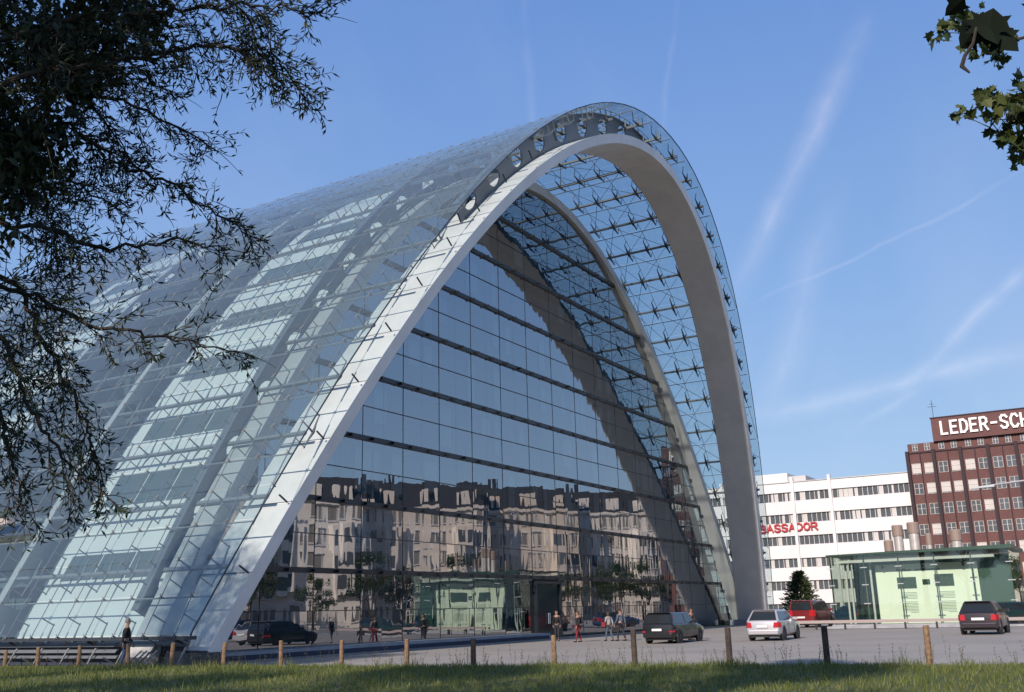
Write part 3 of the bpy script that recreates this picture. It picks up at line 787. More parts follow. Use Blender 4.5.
b=MB(); b.box(kx+1.9,kx+8,-13.39,-13.36,.17,kh-.75); part(b,'added_dark_panel','door',ks)  # added to darken the display wall's end as mirrored in the glass front
b=MB(); b.box(kx+7.5,kx+8,-13.35,ky1-.05,.17,kh-.3); part(b,'rear_wall','door',ks)
for y in (-11.2,-11.55,-13.1):
    b=MB(); b.box(kx+1.6,kx+1.75,y-.07,y+.07,.17,kh-.4); part(b,'post','arch2',ks)
def wbox(y0,y1,z0,z1,n,m,d=.04):
    b=MB(); b.box(kx+2.0-d,kx+1.995,y0,y1,z0,z1); return part(b,n,m,ks)
M['screen']=mat('dark_green_screen',(.03,.055,.04),.2)
wbox(-16.35,-14.95,2.75,3.6,'screen','screen'); wbox(-17.35,-16.8,3.0,3.4,'screen','screen'); wbox(-19.05,-17.7,2.85,3.75,'screen','screen')
M['textgrey']=mat('grey_text',(.30,.36,.28),.8)
for (y0,y1) in ((-16.3,-15.2),(-19.0,-17.9)):
    b=MB()
    for r in range(5): b.box(kx+1.975,kx+1.99,y0,y1-.0,2.42-.11*r,2.46-.11*r)
    for r in range(8): b.box(kx+1.975,kx+1.99,y0,y1-(.5 if r==7 else 0),1.72-.11*r,1.76-.11*r)
    part(b,'text_block','textgrey',ks)
b=MB(); rnd=random.Random(2); y=-15.0
for wlen in (1.15,.1,1.95):
    n=int(wlen/.11)
    for q in range(n):
        hh=.12 if rnd.random()<.7 else .2; b.box(kx+1.97,kx+1.99,y-.08,y,4.05+.02*(q%2),4.05+hh); y-=.108
    y-=.13
part(b,'heading','dark',ks)
for y in (-14.1,-17.0,-19.9,-11.9):
    b=MB(); b.tube([(kx+1.2,y,kh-.15),(kx+1.2,y,kh-.75)],.025,5); b.tube([(kx+1.2,y,kh-.75),(kx+1.5,y,kh-1.0)],[.05,.12],8); part(b,'spotlight','dark',ks)
M['steel']=mat('brushed_steel',(.55,.52,.50),.45,metal=.25,var=.2,vs=3); M['rust']=mat('brown_steel',(.28,.21,.18),.6)
for (x,y,r,z1) in ((22.8,-14.2,.36,6.6),(22,-15.15,.42,7.7),(22,-16.35,.46,7.85),(22.4,-17.35,.24,6.95),(22,-19.4,.44,7.1)):
    b=MB(); b.lathe([(r*.85,kh+.1),(r*.85,z1-.9),(r,z1-.85)],(x,y,0),18); b.mi=1; b.lathe([(r,z1-.85),(r,z1-.08),(r*.9,z1),(0.01,z1)],(x,y,0),18); part(b,'flue',['steel','rust'],ks,smooth=False)
# low ledge in front of the pavilion
b=MB(); b.box(13.0,13.5,-24.3,-10.9,.0,.14); 
ld=tag(MB.build(b,'kerb','plinth'),kind='structure')
def rail(x,ya,yb_):
    r=empty('low_barrier',(x,(ya+yb_)/2,0),0,'long low pinkish barrier rail in front of the glass pavilion','barrier')
    L_=(yb_-ya)/2; b=MB(); b.box(-.09,.09,-L_,L_,.42,.62); b.build('rail','ledge',r)
    for k in range(9):
        y=-L_+.2+(2*L_-.4)*k/8; b=MB(); b.box(-.06,.06,y-.06,y+.06,0,.42); b.build('post','darkmetal',r)
rail(10.5,-25.2,-8.8)
# ---------------------------------------------------------------- timber posts along the lawn
POSTS=[(-38.70,7.50,.76,0),(-38.47,5.78,.84,0),(-38.19,3.72,.89,0),(-37.87,1.36,.93,0),(-37.60,-.66,.95,0),(-37.29,-2.94,.93,0),(-36.96,-5.36,.96,0),(-36.64,-7.74,.94,0),(-36.31,-10.2,.95,1),(-35.99,-12.54,.93,2),(-35.63,-15.24,1.0,1),(-35.29,-17.74,1.12,2),(-34.92,-20.5,1.13,2),(-34.56,-23.12,1.12,2),(-34.22,-25.68,1.1,3),(-38.9,9.6,.8,0),(-33.9,-28.2,1.1,3)]
rnd=random.Random(21)
ordn=['first','second','third','fourth','fifth','sixth','seventh','eighth','ninth','tenth','eleventh','twelfth','thirteenth','fourteenth','fifteenth']
order=sorted(range(15),key=lambda i:-POSTS[i][1])
for i,(x,y,h,k) in enumerate(POSTS):
    b=MB(); r=.075 if k<2 else .085; lx,ly=rnd.uniform(-.03,.03),rnd.uniform(-.03,.03)
    rings=[(r*1.03,-.15),(r*1.0,.2),(r*.98,h*.6),(r*.97,h-.03),(r*.86,h)]
    n=12; vs=[];fs=[]
    wob=[rnd.uniform(.93,1.06) for _ in range(n)]
    for rr,z in rings:
        for q in range(n):
            a=2*math.pi*q/n; vs.append((rr*wob[q]*math.cos(a)+lx*z,rr*wob[q]*math.sin(a)+ly*z,z))
    for j in range(len(rings)-1):
        for q in range(n): fs.append((j*n+q,j*n+(q+1)%n,(j+1)*n+(q+1)%n,(j+1)*n+q))
    fs.append(tuple((len(rings)-1)*n+q for q in range(n)))
    b.add(vs,fs); o=b.build('timber_post','timberdark' if k==2 else 'timber'); o.location=(x,y,0); o.rotation_euler=(0,0,rnd.uniform(0,6))
    if i<15:
        q=order.index(i)
        look={0:'slim light brown timber post at the lawn edge',1:'brown timber post at the lawn edge',2:'dark weathered timber post at the lawn edge',3:'thick reddish brown timber post at the lawn edge'}[k]
        side='from the left' if q<8 else 'from the right'; num=ordn[q] if q<8 else ordn[14-q]
        lab=f'{look}, {num} {side} in the row'
    else: lab=['timber post just past the left end of the visible row','timber post just past the right end of the visible row'][i-15]
    tag(o,lab,'post','timber posts along the lawn')
# ---------------------------------------------------------------- cars
def paint(name,c,metal=.5,rough=.28):
    m=mat(name,c,rough,metal); m.node_tree.nodes['Principled BSDF'].inputs['Coat Weight'].default_value=.6; m.node_tree.nodes['Principled BSDF'].inputs['Coat Roughness'].default_value=.06; return m
M['silver']=paint('silver_paint',(.62,.60,.63),.55,.32); M['blackpaint']=paint('black_paint',(.02,.02,.024),.3); M['redpaint']=paint('red_paint',(.16,.009,.013),.1); M['plum']=paint('dark_plum_grey_paint',(.055,.045,.055),.5); M['bluepaint']=paint('blue_paint',(.04,.08,.19),.4); M['greenpaint']=paint('dark_green_paint',(.02,.05,.05),.4)
M['tyre']=mat('tyre_rubber',(.02,.02,.02),.8); M['rim']=mat('alloy_rim',(.45,.45,.46),.35,.6); M['plastic']=mat('black_plastic',(.025,.025,.028),.5)
M['taillight']=mat('red_lamp_glass',(.42,.015,.02),.15); M['lampglass']=mat('clear_lamp_glass',(.6,.6,.62),.12); M['numberplate']=mat('number_plate',(.72,.72,.70),.5)
M['carglass']=mat('tinted_car_glass',(.018,.022,.025),.05,spec=1)
def car(name,label,cat,loc,head,col,L=4.1,Wd=1.7,H=1.43,scale=1.0,style='hatch',group='parked cars'):
    r=empty(name,loc,head,label,cat,group); r.scale=(scale,)*3
    hw=Wd/2
    if style=='hatch': hood=.22; belt=.93; rb,rt=-.485,-.375; wf,wt=.27,.07; nose=.70
    elif style=='wagon': hood=.2; belt=.95; rb,rt=-.485,-.42; wf,wt=.23,.08; nose=.72
    else: hood=.3; belt=1.08; rb,rt=-.49,-.465; wf,wt=.40,.22; nose=.85
    # lower body
    def top(t):
        if t<wf: return belt-.02*(t>0)
        f=(t-wf)/(.5-wf); return belt-.03-(belt-nose-.03)*(f**1.5)
    st=[-.5,-.49,-.47,-.44,-.36,-.25,-.12,0,.12,.2,wf,.33,.40,.45,.48,.497,.5] ; st=sorted(set(st))
    V=[];F=[];K=None
    for t in st:
        e=abs(t)*2; tuck=1-.10*max(0,(e-.86)/.14)**1.6-.0; zt=top(t); zl=.24+.07*max(0,(e-.9)/.1)
        if t<-.49: zt-=.05
        if t>.49: zt-=.10
        w_=hw*tuck
        half=[(0,zl),(w_*.86,zl),(w_*.97,zl+.10),(w_,.50),(w_*.995,.66),(w_*.965,zt-.06),(w_*.90,zt),(w_*.5,zt+.012),(0,zt+.02)]
        ring=half+[(-y,z) for y,z in reversed(half[1:-1])]
        K=len(ring); V+=[(t*L,y,z) for y,z in ring]
    for i in range(len(st)-1):
        for k in range(K): F.append((i*K+k,i*K+(k+1)%K,(i+1)*K+(k+1)%K,(i+1)*K+k))
    F.append(tuple(range(K-1,-1,-1))); F.append(tuple((len(st)-1)*K+k for k in range(K)))
    b=MB(); b.add(V,F)
    # greenhouse shell
    zb=belt-.03; zr=H; wb_,wr=hw*.93,hw*(.70 if style=='hatch' else .75)
    bx=[rb*L,(rb+.045)*L,-.12*L,-.09*L,(wf-.075)*L,wf*L]; tx=[rt*L,(rt+.03)*L,-.125*L,-.095*L,(wt-.035)*L,wt*L]
    def P(i,s,t,off=0): # t 0..1 up
        x=bx[i]+(tx[i]-bx[i])*t; y=s*((wb_+(wr-wb_)*t)+off); z=zb+(zr-.05-zb)*t
        return (x,y,z)
    for s in (-1,1):
        for i in range(5): b.quad(P(i,s,0),P(i+1,s,0),P(i+1,s,1),P(i,s,1))
    for i in (0,5): b.quad(P(i,-1,0),P(i,1,0),P(i,1,1),P(i,-1,1))
    for i in range(5):
        A,B=P(i,-1,1),P(i+1,-1,1); C_,D=P(i+1,1,1),P(i,1,1)
        up=lambda p,q:(p[0]+(.03 if q==0 else -.03 if q==5 else 0),p[1]*.9,zr)
        a2,b2,c2,d2=up(A,i),up(B,i+1),up(C_,i+1),up(D,i)
        b.quad(A,B,b2,a2); b.quad(D,C_,c2,d2); b.quad(a2,b2,c2,d2)
        if i==0: b.quad(A,D,d2,a2)
        if i==4: b.quad(B,C_,c2,b2)
    body=recalc(b.build('body',col,r,smooth=False))
    bv=body.modifiers.new('edge','BEVEL'); bv.width=.05; bv.segments=3; bv.limit_method='ANGLE'; bv.angle_limit=R_(25)
    body.data.polygons.foreach_set('use_smooth',[True]*len(body.data.polygons))
    def gq(name,pts,m='carglass',push=(0,0,0),par=r):
        b=MB(); q=[Vector(p)+Vector(push) for p in pts]; b.quad(*q); inn=[p-Vector(push)*1.2 for p in q]; b.quad(*inn)
        return b.build(name,m,par)
    def lerp(a,b_,t): return tuple(a[k]+(b_[k]-a[k])*t for k in range(3))
    for s in (-1,1):
        for (i,j) in ((1,2),(3,4)):
            gq('side_window',[P(i,s,.1),P(j,s,.1),P(j,s,.93),P(i,s,.93)],push=(0,s*.012,0))
        if style!='hatch': gq('side_window',[lerp(P(0,s,.14),P(1,s,.14),.35),P(1,s,.14),P(1,s,.9),lerp(P(0,s,.9),P(1,s,.9),.6)],push=(0,s*.013,0)) 
    A=[P(0,-1,.12),P(0,1,.12),P(0,1,.93),P(0,-1,.93)]; A=[(p[0],p[1]*.88,p[2]) for p in A]; gq('rear_window',A,push=(-.014,0,.004))
    A=[P(5,-1,.06),P(5,1,.06),P(5,1,.95),P(5,-1,.95)]; A=[(p[0],p[1]*.9,p[2]) for p in A]; gq('windscreen',A,push=(.012,0,.008))
    # wheels
    for fx in (-.31,.32):
        for s in (-1,1):
            cx,cy_=fx*L,s*(hw-.09)
            b=MB(); b.lathe([(.365,s*.0),(.365,s*.098),(.0,s*.099)],(cx,cy_,.33),20,'y'); b.build('wheel_arch','plastic',r)
            b=MB(); b.lathe([(.15,-.1),(.29,-.1),(.31,-.06),(.31,.06),(.29,.105),(.2,.108)],(0,0,0),20,'y')
            w_=b.build('wheel','tyre',r); w_.location=(cx,cy_,.31)
            b=MB(); o_=s*.1; b.lathe([(.205,o_*.8),(.2,o_),(.16,o_*.9),(.05,o_*.95),(0.001,o_)],(0,0,0),20,'y'); b.build('rim','rim',w_)
    # bumpers, lamps, plates
    xe=-L/2
    b=MB(); b.hexa([(xe-.05,-hw*.86,.30),(xe+.1,-hw*.9,.30),(xe+.1,hw*.9,.30),(xe-.05,hw*.86,.30),(xe-.07,-hw*.84,.50),(xe+.1,-hw*.93,.52),(xe+.1,hw*.93,.52),(xe-.07,hw*.84,.50)]); o=recalc(b.build('rear_bumper',col,r)); bv=o.modifiers.new('edge','BEVEL'); bv.width=.03; bv.segments=2
    b=MB(); b.box(xe-.085,xe-.04,-.26,.26,.50 if style=='hatch2' else .62,.73 if style!='hatch2' else .61); b.build('number_plate','numberplate',r)
    if style=='wagon': lt=(.55,1.32)
    elif style=='van': lt=(.75,1.15)
    else: lt=(.62,.86)
    for s in (-1,1):
        b=MB(); z0,z1=lt
        if style=='wagon':
            q=P(0,s,1); b.hexa([(xe-.03,s*hw*.90,z0),(xe+.16,s*(hw+.004),z0),(xe+.16,s*hw*.80,z0),(xe-.03,s*hw*.72,z0),(q[0]-.04,s*hw*.80,z1),(q[0]+.1,s*hw*.82,z1),(q[0]+.1,s*hw*.7,z1),(q[0]-.04,s*hw*.68,z1)])
        else: b.hexa([(xe-.035,s*hw*.88,z0),(xe+.2,s*(hw+.006),z0),(xe+.2,s*hw*.8,z0),(xe-.035,s*hw*.62,z0),(xe-.0,s*hw*.88,z1),(xe+.22,s*(hw+.004),z1),(xe+.2,s*hw*.8,z1),(xe-.0,s*hw*.66,z1)])
        recalc(b.build('taillight','taillight',r))
        b=MB(); f=L/2; b.hexa([(f-.02,s*hw*.86,.55),(f-.3,s*(hw+.0),.58),(f-.3,s*hw*.7,.58),(f-.0,s*hw*.55,.55),(f-.1,s*hw*.85,.70),(f-.36,s*(hw-.005),.74),(f-.34,s*hw*.7,.76),(f-.08,s*hw*.55,.70)]); recalc(b.build('headlight','lampglass',r))
        b=MB(); q=P(4,s,.12); b.hexa([(q[0]-.05,s*(hw*.93),zb+.06),(q[0]+.06,s*hw*.93,zb+.06),(q[0]+.03,s*(hw+.17),zb+.04),(q[0]-.07,s*(hw+.17),zb+.04),(q[0]-.05,s*(hw*.93),zb+.17),(q[0]+.06,s*hw*.93,zb+.17),(q[0]+.03,s*(hw+.16),zb+.17),(q[0]-.07,s*(hw+.16),zb+.17)]); recalc(b.build('wing_mirror',col,r))
        for hx in (-.17,.02):
            b=MB(); b.box(hx*L-.08,hx*L+.08,s*(hw-.01)-.012,s*(hw-.01)+.022,.80,.83); b.build('door_handle',col,r)
        b=MB(); 
        for hx in (-.105,.16): b.box(hx*L-.006,hx*L+.006,s*(hw)-.006,s*(hw)+.003,.36,.86)
        b.build('door_gap','plastic',r)
    b=MB(); q=P(0,1,1); b.hexa([(q[0]-.10,-wr*.9,zr-.03),(q[0]+.1,-wr*.9,zr-.02),(q[0]+.1,wr*.9,zr-.02),(q[0]-.10,wr*.9,zr-.03),(q[0]-.12,-wr*.88,zr+.0),(q[0]+.1,-wr*.88,zr+.015),(q[0]+.1,wr*.88,zr+.015),(q[0]-.12,wr*.88,zr+.0)]); b.build('roof_spoiler',col,r)
    b=MB(); b.box(L/2-.06,L/2+.02,-.5,.5,.42,.56); b.build('grille','plastic',r)
    b=MB(); b.box(-L*.46,L*.46,-hw*.8,hw*.8,.17,.26); b.build('underbody','plastic',r)
    return r
# heading angle measured from +x; az = angle from +y towards +x
def az(a): return R_(90-a)
car('parked_car','silver hatchback parked on the forecourt in front of the right leg of the arch','car',(-9.9,-14.2,0),az(88),'silver',4.15,1.68,1.44,1.05)
car('parked_car','black estate car with tall red tail lamps parked by the glass front','car',(-12.8,-9.8,0),az(89),'blackpaint',4.6,1.76,1.5,1.0,'wagon')
car('parked_car','dark plum grey hatchback parked in front of the glass pavilion','car',(-2.9,-23.5,0),az(91),'plum',3.85,1.66,1.43,1.17,'hatch')
car('parked_van','red minivan parked behind the silver hatchback','van',(20,-8.2,0),az(92),'redpaint',4.6,1.85,1.78,1.15,'van')
car('parked_car','blue car beyond the red minivan beside the pavilion','car',(34,-8.0,0),az(40),'bluepaint',4.1,1.68,1.4,1.1,'hatch')
car('parked_car','dark green car half hidden behind the dark plum hatchback','car',(15,-23.1,0),az(30),'greenpaint',4.3,1.7,1.42,1.1,'wagon')
car('parked_car','blue car at the right edge of the picture','car',(24,-24.0,0),az(30),'bluepaint',4.2,1.7,1.42,1.1,'hatch')
# ---------------------------------------------------------------- people
M['flesh']=mat('flesh',(.34,.20,.15),.6)
def cloth(n,c): M[n]=mat(n,c,.85,var=.2,vs=12); return n
cloth('black_cloth',(.015,.015,.018)); cloth('denim',(.05,.08,.15)); cloth('red_cloth',(.20,.02,.03)); cloth('white_cloth',(.33,.33,.34)); cloth('bluegrey_cloth',(.09,.11,.15)); cloth('dark_cloth',(.03,.03,.04)); cloth('brown_hair',(.06,.035,.02)); cloth('grey_hair',(.28,.25,.23)); cloth('shoe_leather',(.02,.018,.016))
def skinned(name,verts,edges,rad,m,parent,root=0,sub=1):
    me=bpy.data.meshes.new(name); me.from_pydata([tuple(v) for v in verts],edges,[]); o=bpy.data.objects.new(name,me); COL.objects.link(o)
    sm=o.modifiers.new('skin','SKIN'); 
    if sub: ss=o.modifiers.new('sub','SUBSURF'); ss.levels=sub; ss.render_levels=sub
    L_=me.skin_vertices[0].data if me.skin_vertices else None
    if L_ is None:
        b=bmesh.new(); b.from_mesh(me); b.verts.layers.skin.verify(); b.to_mesh(me); b.free(); L_=me.skin_vertices[0].data
    for i,r in enumerate(rad):
        L_[i].radius=(r,r) if not isinstance(r,tuple) else r; L_[i].use_root=(i==root)
    dg=bpy.context.evaluated_depsgraph_get(); dg.update(); me2=bpy.data.meshes.new_from_object(o.evaluated_get(dg)); 
    o.modifiers.clear(); o.data=me2; me2.name=name; me2.materials.clear(); me2.materials.append(M[m]); me2.polygons.foreach_set('use_smooth',[True]*len(me2.polygons))
    if parent: o.parent=parent
    return o
def person(loc,rz,label,h=1.76,step=.22,top='black_cloth',legs='denim',hair='brown_hair',longhair=False,pack=None,arm=.15,lean=0):
    r=empty('person',loc,rz,label,'person'); s=h/1.76
    V=[];E=[];RR=[]
    def v(x,y,z,rd,p=None):
        V.append((x*s,y*s,z*s)); RR.append(rd*s if not isinstance(rd,tuple) else (rd[0]*s,rd[1]*s)); i=len(V)-1
        if p is not None: E.append((p,i))
        return i
    # faces +x; left is +y
    pel=v(0,0,.93,(.15,.11)); wa=v(lean*.3,0,1.08,(.13,.10),pel); ch=v(lean*.7,0,1.28,(.16,.11),wa); sh=v(lean,0,1.43,(.10,.08),ch); ne=v(lean+.01,0,1.51,.05,sh); hd=v(lean+.03,0,1.60,.08,ne); hc=v(lean+.03,0,1.67,.088,hd); ht=v(lean+.02,0,1.75,.05,hc)
    no=v(lean+.13,0,1.635,.014,hd)
    for sd in (-1,1): v(lean+.02,sd*.095,1.64,.016,hc)
    hands=[]
    armidx=[];legidx=[]
    for sd in (-1,1):
        a=arm*sd
        s1=v(lean,sd*.17,1.42,.055,sh); el=v(lean-.03+a*.5,sd*.235,1.14,.042,s1); wr=v(lean+.06+a*1.2,sd*.24,.90,.027,el); pa=v(lean+.08+a*1.3,sd*.235,.83,.032,wr); armidx+=[s1,el,wr]
        for q in range(4):
            f1=v(lean+.055+a*1.3+.018*q,sd*.235,.775,.0095,pa); f2=v(lean+.065+a*1.3+.018*q,sd*.225,.735-.004*abs(q-1.5),.008,f1)
        t1=v(lean+.13+a*1.3,sd*.22,.80,.011,pa); v(lean+.145+a*1.3,sd*.215,.765,.009,t1)
    for sd in (-1,1):
        f=step*sd
        h1=v(0,sd*.09,.88,.088,pel); kn=v(f*.55+.03,sd*.095,.49,.058,h1); an=v(f-.02,sd*.095,.10,.038,kn); to=v(f+.12,sd*.10,.04,.035,an); legidx+=[h1,kn,an]
    skinned('body',V,E,RR,'flesh',r)
    def sub_(name,idx,edges,grow,m):
        mp={j:i for i,j in enumerate(idx)}
        rr=[]
        for j in idx:
            q=RR[j]; rr.append((q[0]+grow,q[1]+grow) if isinstance(q,tuple) else q+grow)
        return skinned(name,[V[j] for j in idx],[(mp[a],mp[b_]) for a,b_ in edges],rr,m,r)
    ai=armidx
    sub_('jacket',[pel,wa,ch,sh]+ai,[(pel,wa),(wa,ch),(ch,sh),(sh,ai[0]),(ai[0],ai[1]),(ai[1],ai[2]),(sh,ai[3]),(ai[3],ai[4]),(ai[4],ai[5])],.018,top)
    li=legidx
    sub_('trousers',[pel]+li,[(pel,li[0]),(li[0],li[1]),(li[1],li[2]),(pel,li[3]),(li[3],li[4]),(li[4],li[5])],.014,legs)
    b=MB(); vs_=[];n=12
    c=Vector((lean+.015,0,1.675))*1; prof_=[(.02,.10),(.06,.085),(.088,.05),(.099,.0),(.096,-.05)] + ([(.10,-.12),(.09,-.22),(.03,-.26)] if longhair else [(.07,-.075)])
    b.lathe([(p[0],p[1]) for p in prof_],(0,0,0),n); b.v=[((p[0]*(1.0 if p[0]<0 or p[2]>.045 else .45)+c.x)*s,(p[1]+c.y)*s,(p[2]+c.z)*s) for p in b.v]; b.build('hair',hair,r,smooth=True)
    for sd in (-1,1):
        f=step*sd; b=MB(); b.hexa([((f-.07)*s,(sd*.1-.045)*s,0.0),((f+.20)*s,(sd*.1-.04)*s,0.0),((f+.20)*s,(sd*.1+.04)*s,0),((f-.07)*s,(sd*.1+.045)*s,0),((f-.06)*s,(sd*.1-.04)*s,.11*s),((f+.15)*s,(sd*.1-.03)*s,.06*s),((f+.15)*s,(sd*.1+.03)*s,.06*s),((f-.06)*s,(sd*.1+.04)*s,.11*s)]); o=b.build('shoe','shoe_leather',r); bv=o.modifiers.new('edge','BEVEL'); bv.width=.02; bv.segments=2
    if pack:
        b=MB(); b.box((lean-.30)*s,(lean-.13)*s,-.15*s,.15*s,1.05*s,1.46*s); o=b.build('backpack_shape',pack); o.name='backpack'; bv=o.modifiers.new('edge','BEVEL'); bv.width=.05; bv.segments=3
        o.location=loc; o.rotation_euler=(0,0,rz); tag(o,'dark backpack on the back of the walker in red trousers','backpack')
    return r
person((-37.45,2.05,0),R_(-35),'man in a black top and jeans walking behind the posts at the lower left',1.84,.16,'black_cloth','denim','grey_hair')
person((-9.3,-.95,0),R_(200),'person in a dark suit standing in front of the dark entrance',1.74,.06,'black_cloth','dark_cloth')
person((-11.3,-3.4,0),R_(150),'person in red trousers with a backpack walking past the entrance',1.66,.24,'black_cloth','red_cloth',pack='dark_cloth')
person((-10.0,-4.7,0),R_(70),'woman in a white top with a red bag walking beside a man in blue grey',1.62,.2,'white_cloth','bluegrey_cloth',longhair=True)
person((-10.1,-5.5,0),R_(70),'man in a blue grey jacket walking beside the woman in white',1.78,.2,'bluegrey_cloth','dark_cloth')
person((-9.0,-9.2,0),R_(250),'person in brown leaning at the front door of the black estate car',1.68,.05,'brown_hair','dark_cloth',lean=.12)
b=MB(); b.hexa([(-.05,-.14,0),(.05,-.14,0),(.05,.14,0),(-.05,.14,0),(-.03,-.12,.26),(.03,-.12,.26),(.03,.12,.26),(-.03,.12,.26)]); b.tube([(0,-.09,.25),(0,-.05,.42),(0,.05,.42),(0,.09,.25)],.012,5); o=b.build('handbag','red_cloth'); o.location=(-10.25,-4.5,.78); tag(o,'small red bag carried by the woman in white','bag')
b=MB(); b.hexa([(-.06,-.2,0),(.06,-.2,0),(.06,.2,0),(-.06,.2,0),(-.05,-.2,.3),(.05,-.2,.3),(.05,.2,.3),(-.05,.2,.3)]); b.tube([(0,-.08,.29),(0,-.05,.36),(0,.05,.36),(0,.08,.29)],.012,5); o=b.build('briefcase','black_cloth'); o.location=(-10.15,-5.22,.48); tag(o,'black briefcase held by the man in blue grey','bag')
# ---------------------------------------------------------------- street lamp at the right
ls=empty('street_lamp',(-8.6,-30.5,0),0,'slim street lamp whose arm reaches in from the right edge','lamp')
b=MB(); b.lathe([(.14,0),(.14,.8),(.09,.9),(.06,7.0),(.05,7.35)],(0,0,0),12); b.build('pole','arch2',ls)
b=MB(); b.tube([(0,0,7.3),(0,.3,7.42),(-.1,3.6,7.30),(-.2,5.0,7.2)],[.06,.055,.045,.04],8); b.build('arm','rim',ls)
b=MB(); b.hexa([(-.33,5.0,7.10),(-.07,5.0,7.10),(-.1,6.1,7.08),(-.30,6.1,7.08),(-.30,5.0,7.22),(-.1,5.0,7.22),(-.13,6.1,7.14),(-.27,6.1,7.14)]); b.build('lamp_head','innerlight',ls)
b=MB(); b.tube([(-.02,2.9,7.33),(-.02,2.9,7.75)],.03,6); b.build('bracket','dark',ls)
# ---------------------------------------------------------------- vegetation
def leafmat(name,stops,rough=.55,trans=.35):
    m=bpy.data.materials.new(name); m.use_nodes=True; t=m.node_tree; b=t.nodes['Principled BSDF']; g=t.nodes.new('ShaderNodeNewGeometry'); r=t.nodes.new('ShaderNodeValToRGB')
    t.links.new(g.outputs['Random Per Island'],r.inputs[0]); e=r.color_ramp.elements; e[0].color=(*stops[0],1); e[1].color=(*stops[-1],1); e[0].position=0; e[1].position=1
    for i,s_ in enumerate(stops[1:-1]): q=e.new((i+1)/(len(stops)-1)); q.color=(*s_,1)
    t.links.new(r.outputs[0],b.inputs['Base Color']); b.inputs['Roughness'].default_value=rough
    tl=t.nodes.new('ShaderNodeBsdfTranslucent'); t.links.new(r.outputs[0],tl.inputs[0]); mx_=t.nodes.new('ShaderNodeMixShader'); mx_.inputs[0].default_value=trans; t.links.new(b.outputs[0],mx_.inputs[1]); t.links.new(tl.outputs[0],mx_.inputs[2]); t.links.new(mx_.outputs[0],t.nodes['Material Output'].inputs[0]); return m
M['grass']=leafmat('grass_blade',[(.07,.105,.018),(.12,.16,.03),(.17,.20,.045),(.24,.23,.08)],.6,.35)
M['weed']=leafmat('dry_weed',[(.07,.09,.03),(.16,.14,.06),(.22,.17,.09)],.7,.3)
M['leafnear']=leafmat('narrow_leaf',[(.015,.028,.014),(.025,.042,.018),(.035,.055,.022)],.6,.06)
M['leafbig']=mat('shaded_big_leaf',(.010,.015,.010),.8,spec=.1)  # near black: shade on the leaves is put into their colour
M['leafbroad']=leafmat('broad_leaf',[(.03,.05,.018),(.055,.085,.025),(.11,.125,.035)],.5,.3)
M['leafdark']=leafmat('park_leaf',[(.03,.05,.02),(.045,.07,.025),(.07,.09,.03)],.6,.3)
M['bark']=mat('bark',(.07,.055,.045),.9,col2=(.035,.028,.024),vs=6,bump=.6,bs=25)
def leaf(b,p,d,n,l,w):
    d=d.normalized(); sd=d.cross(n); sd=sd.normalized() if sd.length>1e-4 else d.orthogonal(); n2=sd.cross(d)
    m1=p+d*l*.45+n2*l*.05
    b.add([p,m1-sd*w*.5,p+d*l-n2*l*.04,m1+sd*w*.5],[(0,1,2,3)])
def rv(r): return Vector((r.uniform(-1,1),r.uniform(-1,1),r.uniform(-1,1)))
ORD=['first','second','third','fourth','fifth','sixth','seventh','eighth','ninth','tenth','eleventh','twelfth','thirteenth','fourteenth']
def park_tree(loc,h,cr,label,seed,n=5200,ls_=.22,name='park_tree',group=None,trunk_r=.22,mleaf='leafdark',lowc=.42):
    r=random.Random(seed); t=empty(name,loc,r.uniform(0,6),label,'tree',group)
    b=MB(); b.tube([(0,0,-.1),(.05,0,h*.25),(-.05,.08,h*.5),(0,0,h*.85)],[trunk_r*1.3,trunk_r,trunk_r*.7,.04],8)
    cl=[]
    for k in range(16):
        a=r.uniform(0,6.28); z0=h*r.uniform(.3,.65); e=Vector((math.cos(a)*cr*r.uniform(.5,.85),math.sin(a)*cr*r.uniform(.5,.85),h*r.uniform(lowc,.92)))
        if e.z>h*.75: e.x*=.6; e.y*=.6
        b.tube([(0,0,z0),(e.x*.5,e.y*.5,(z0+e.z)/2+.2),tuple(e)],[trunk_r*.45,trunk_r*.25,.03],6); cl.append((e,cr*r.uniform(.28,.45)))
    cl.append((Vector((0,0,h*.9)),cr*.4)); b.build('trunk','bark',t)
    b=MB()
    for k in range(n):
        c,rad=cl[r.randrange(len(cl))]; d=rv(r); 
        while d.length>1: d=rv(r)
        p=c+Vector((d.x,d.y,d.z*.75))*rad*(.6+.5*r.random()); leaf(b,p,rv(r),rv(r),ls_*r.uniform(.6,1.3),ls_*.6*r.uniform(.7,1.2))
    b.build('crown',mleaf,t); return t
# trees on the park side, left of the camera (their shade falls on the lawn and on the foot of the arch)
TG='trees of the park behind the lawn'
park_tree((-70,-3,0),23.5,5.2,'tallest park tree left of the lawn, shading the foot of the arch',1,9000,group=TG,lowc=.72,trunk_r=.35)
park_tree((-66,-9.5,0),13,4.2,'park tree left of the lawn, nearest the camera',2,12000,group=TG)
park_tree((-69,-17,0),17,4.8,'park tree behind the lawn to the left',3,15000,group=TG)
park_tree((-76,-30,0),12.5,5.2,'park tree behind the photographer',4,14000,group=TG)
park_tree((-66,-25,0),18,4.4,'high crowned park tree beside the overhanging tree',6,15000,group=TG)
park_tree((-67,-35.5,0),18,4.6,'high crowned park tree to the right behind the photographer',7,14000,group=TG)
park_tree((-60,-47,0),12,4.5,'lower park tree farther right behind the photographer',5,6500,group=TG)
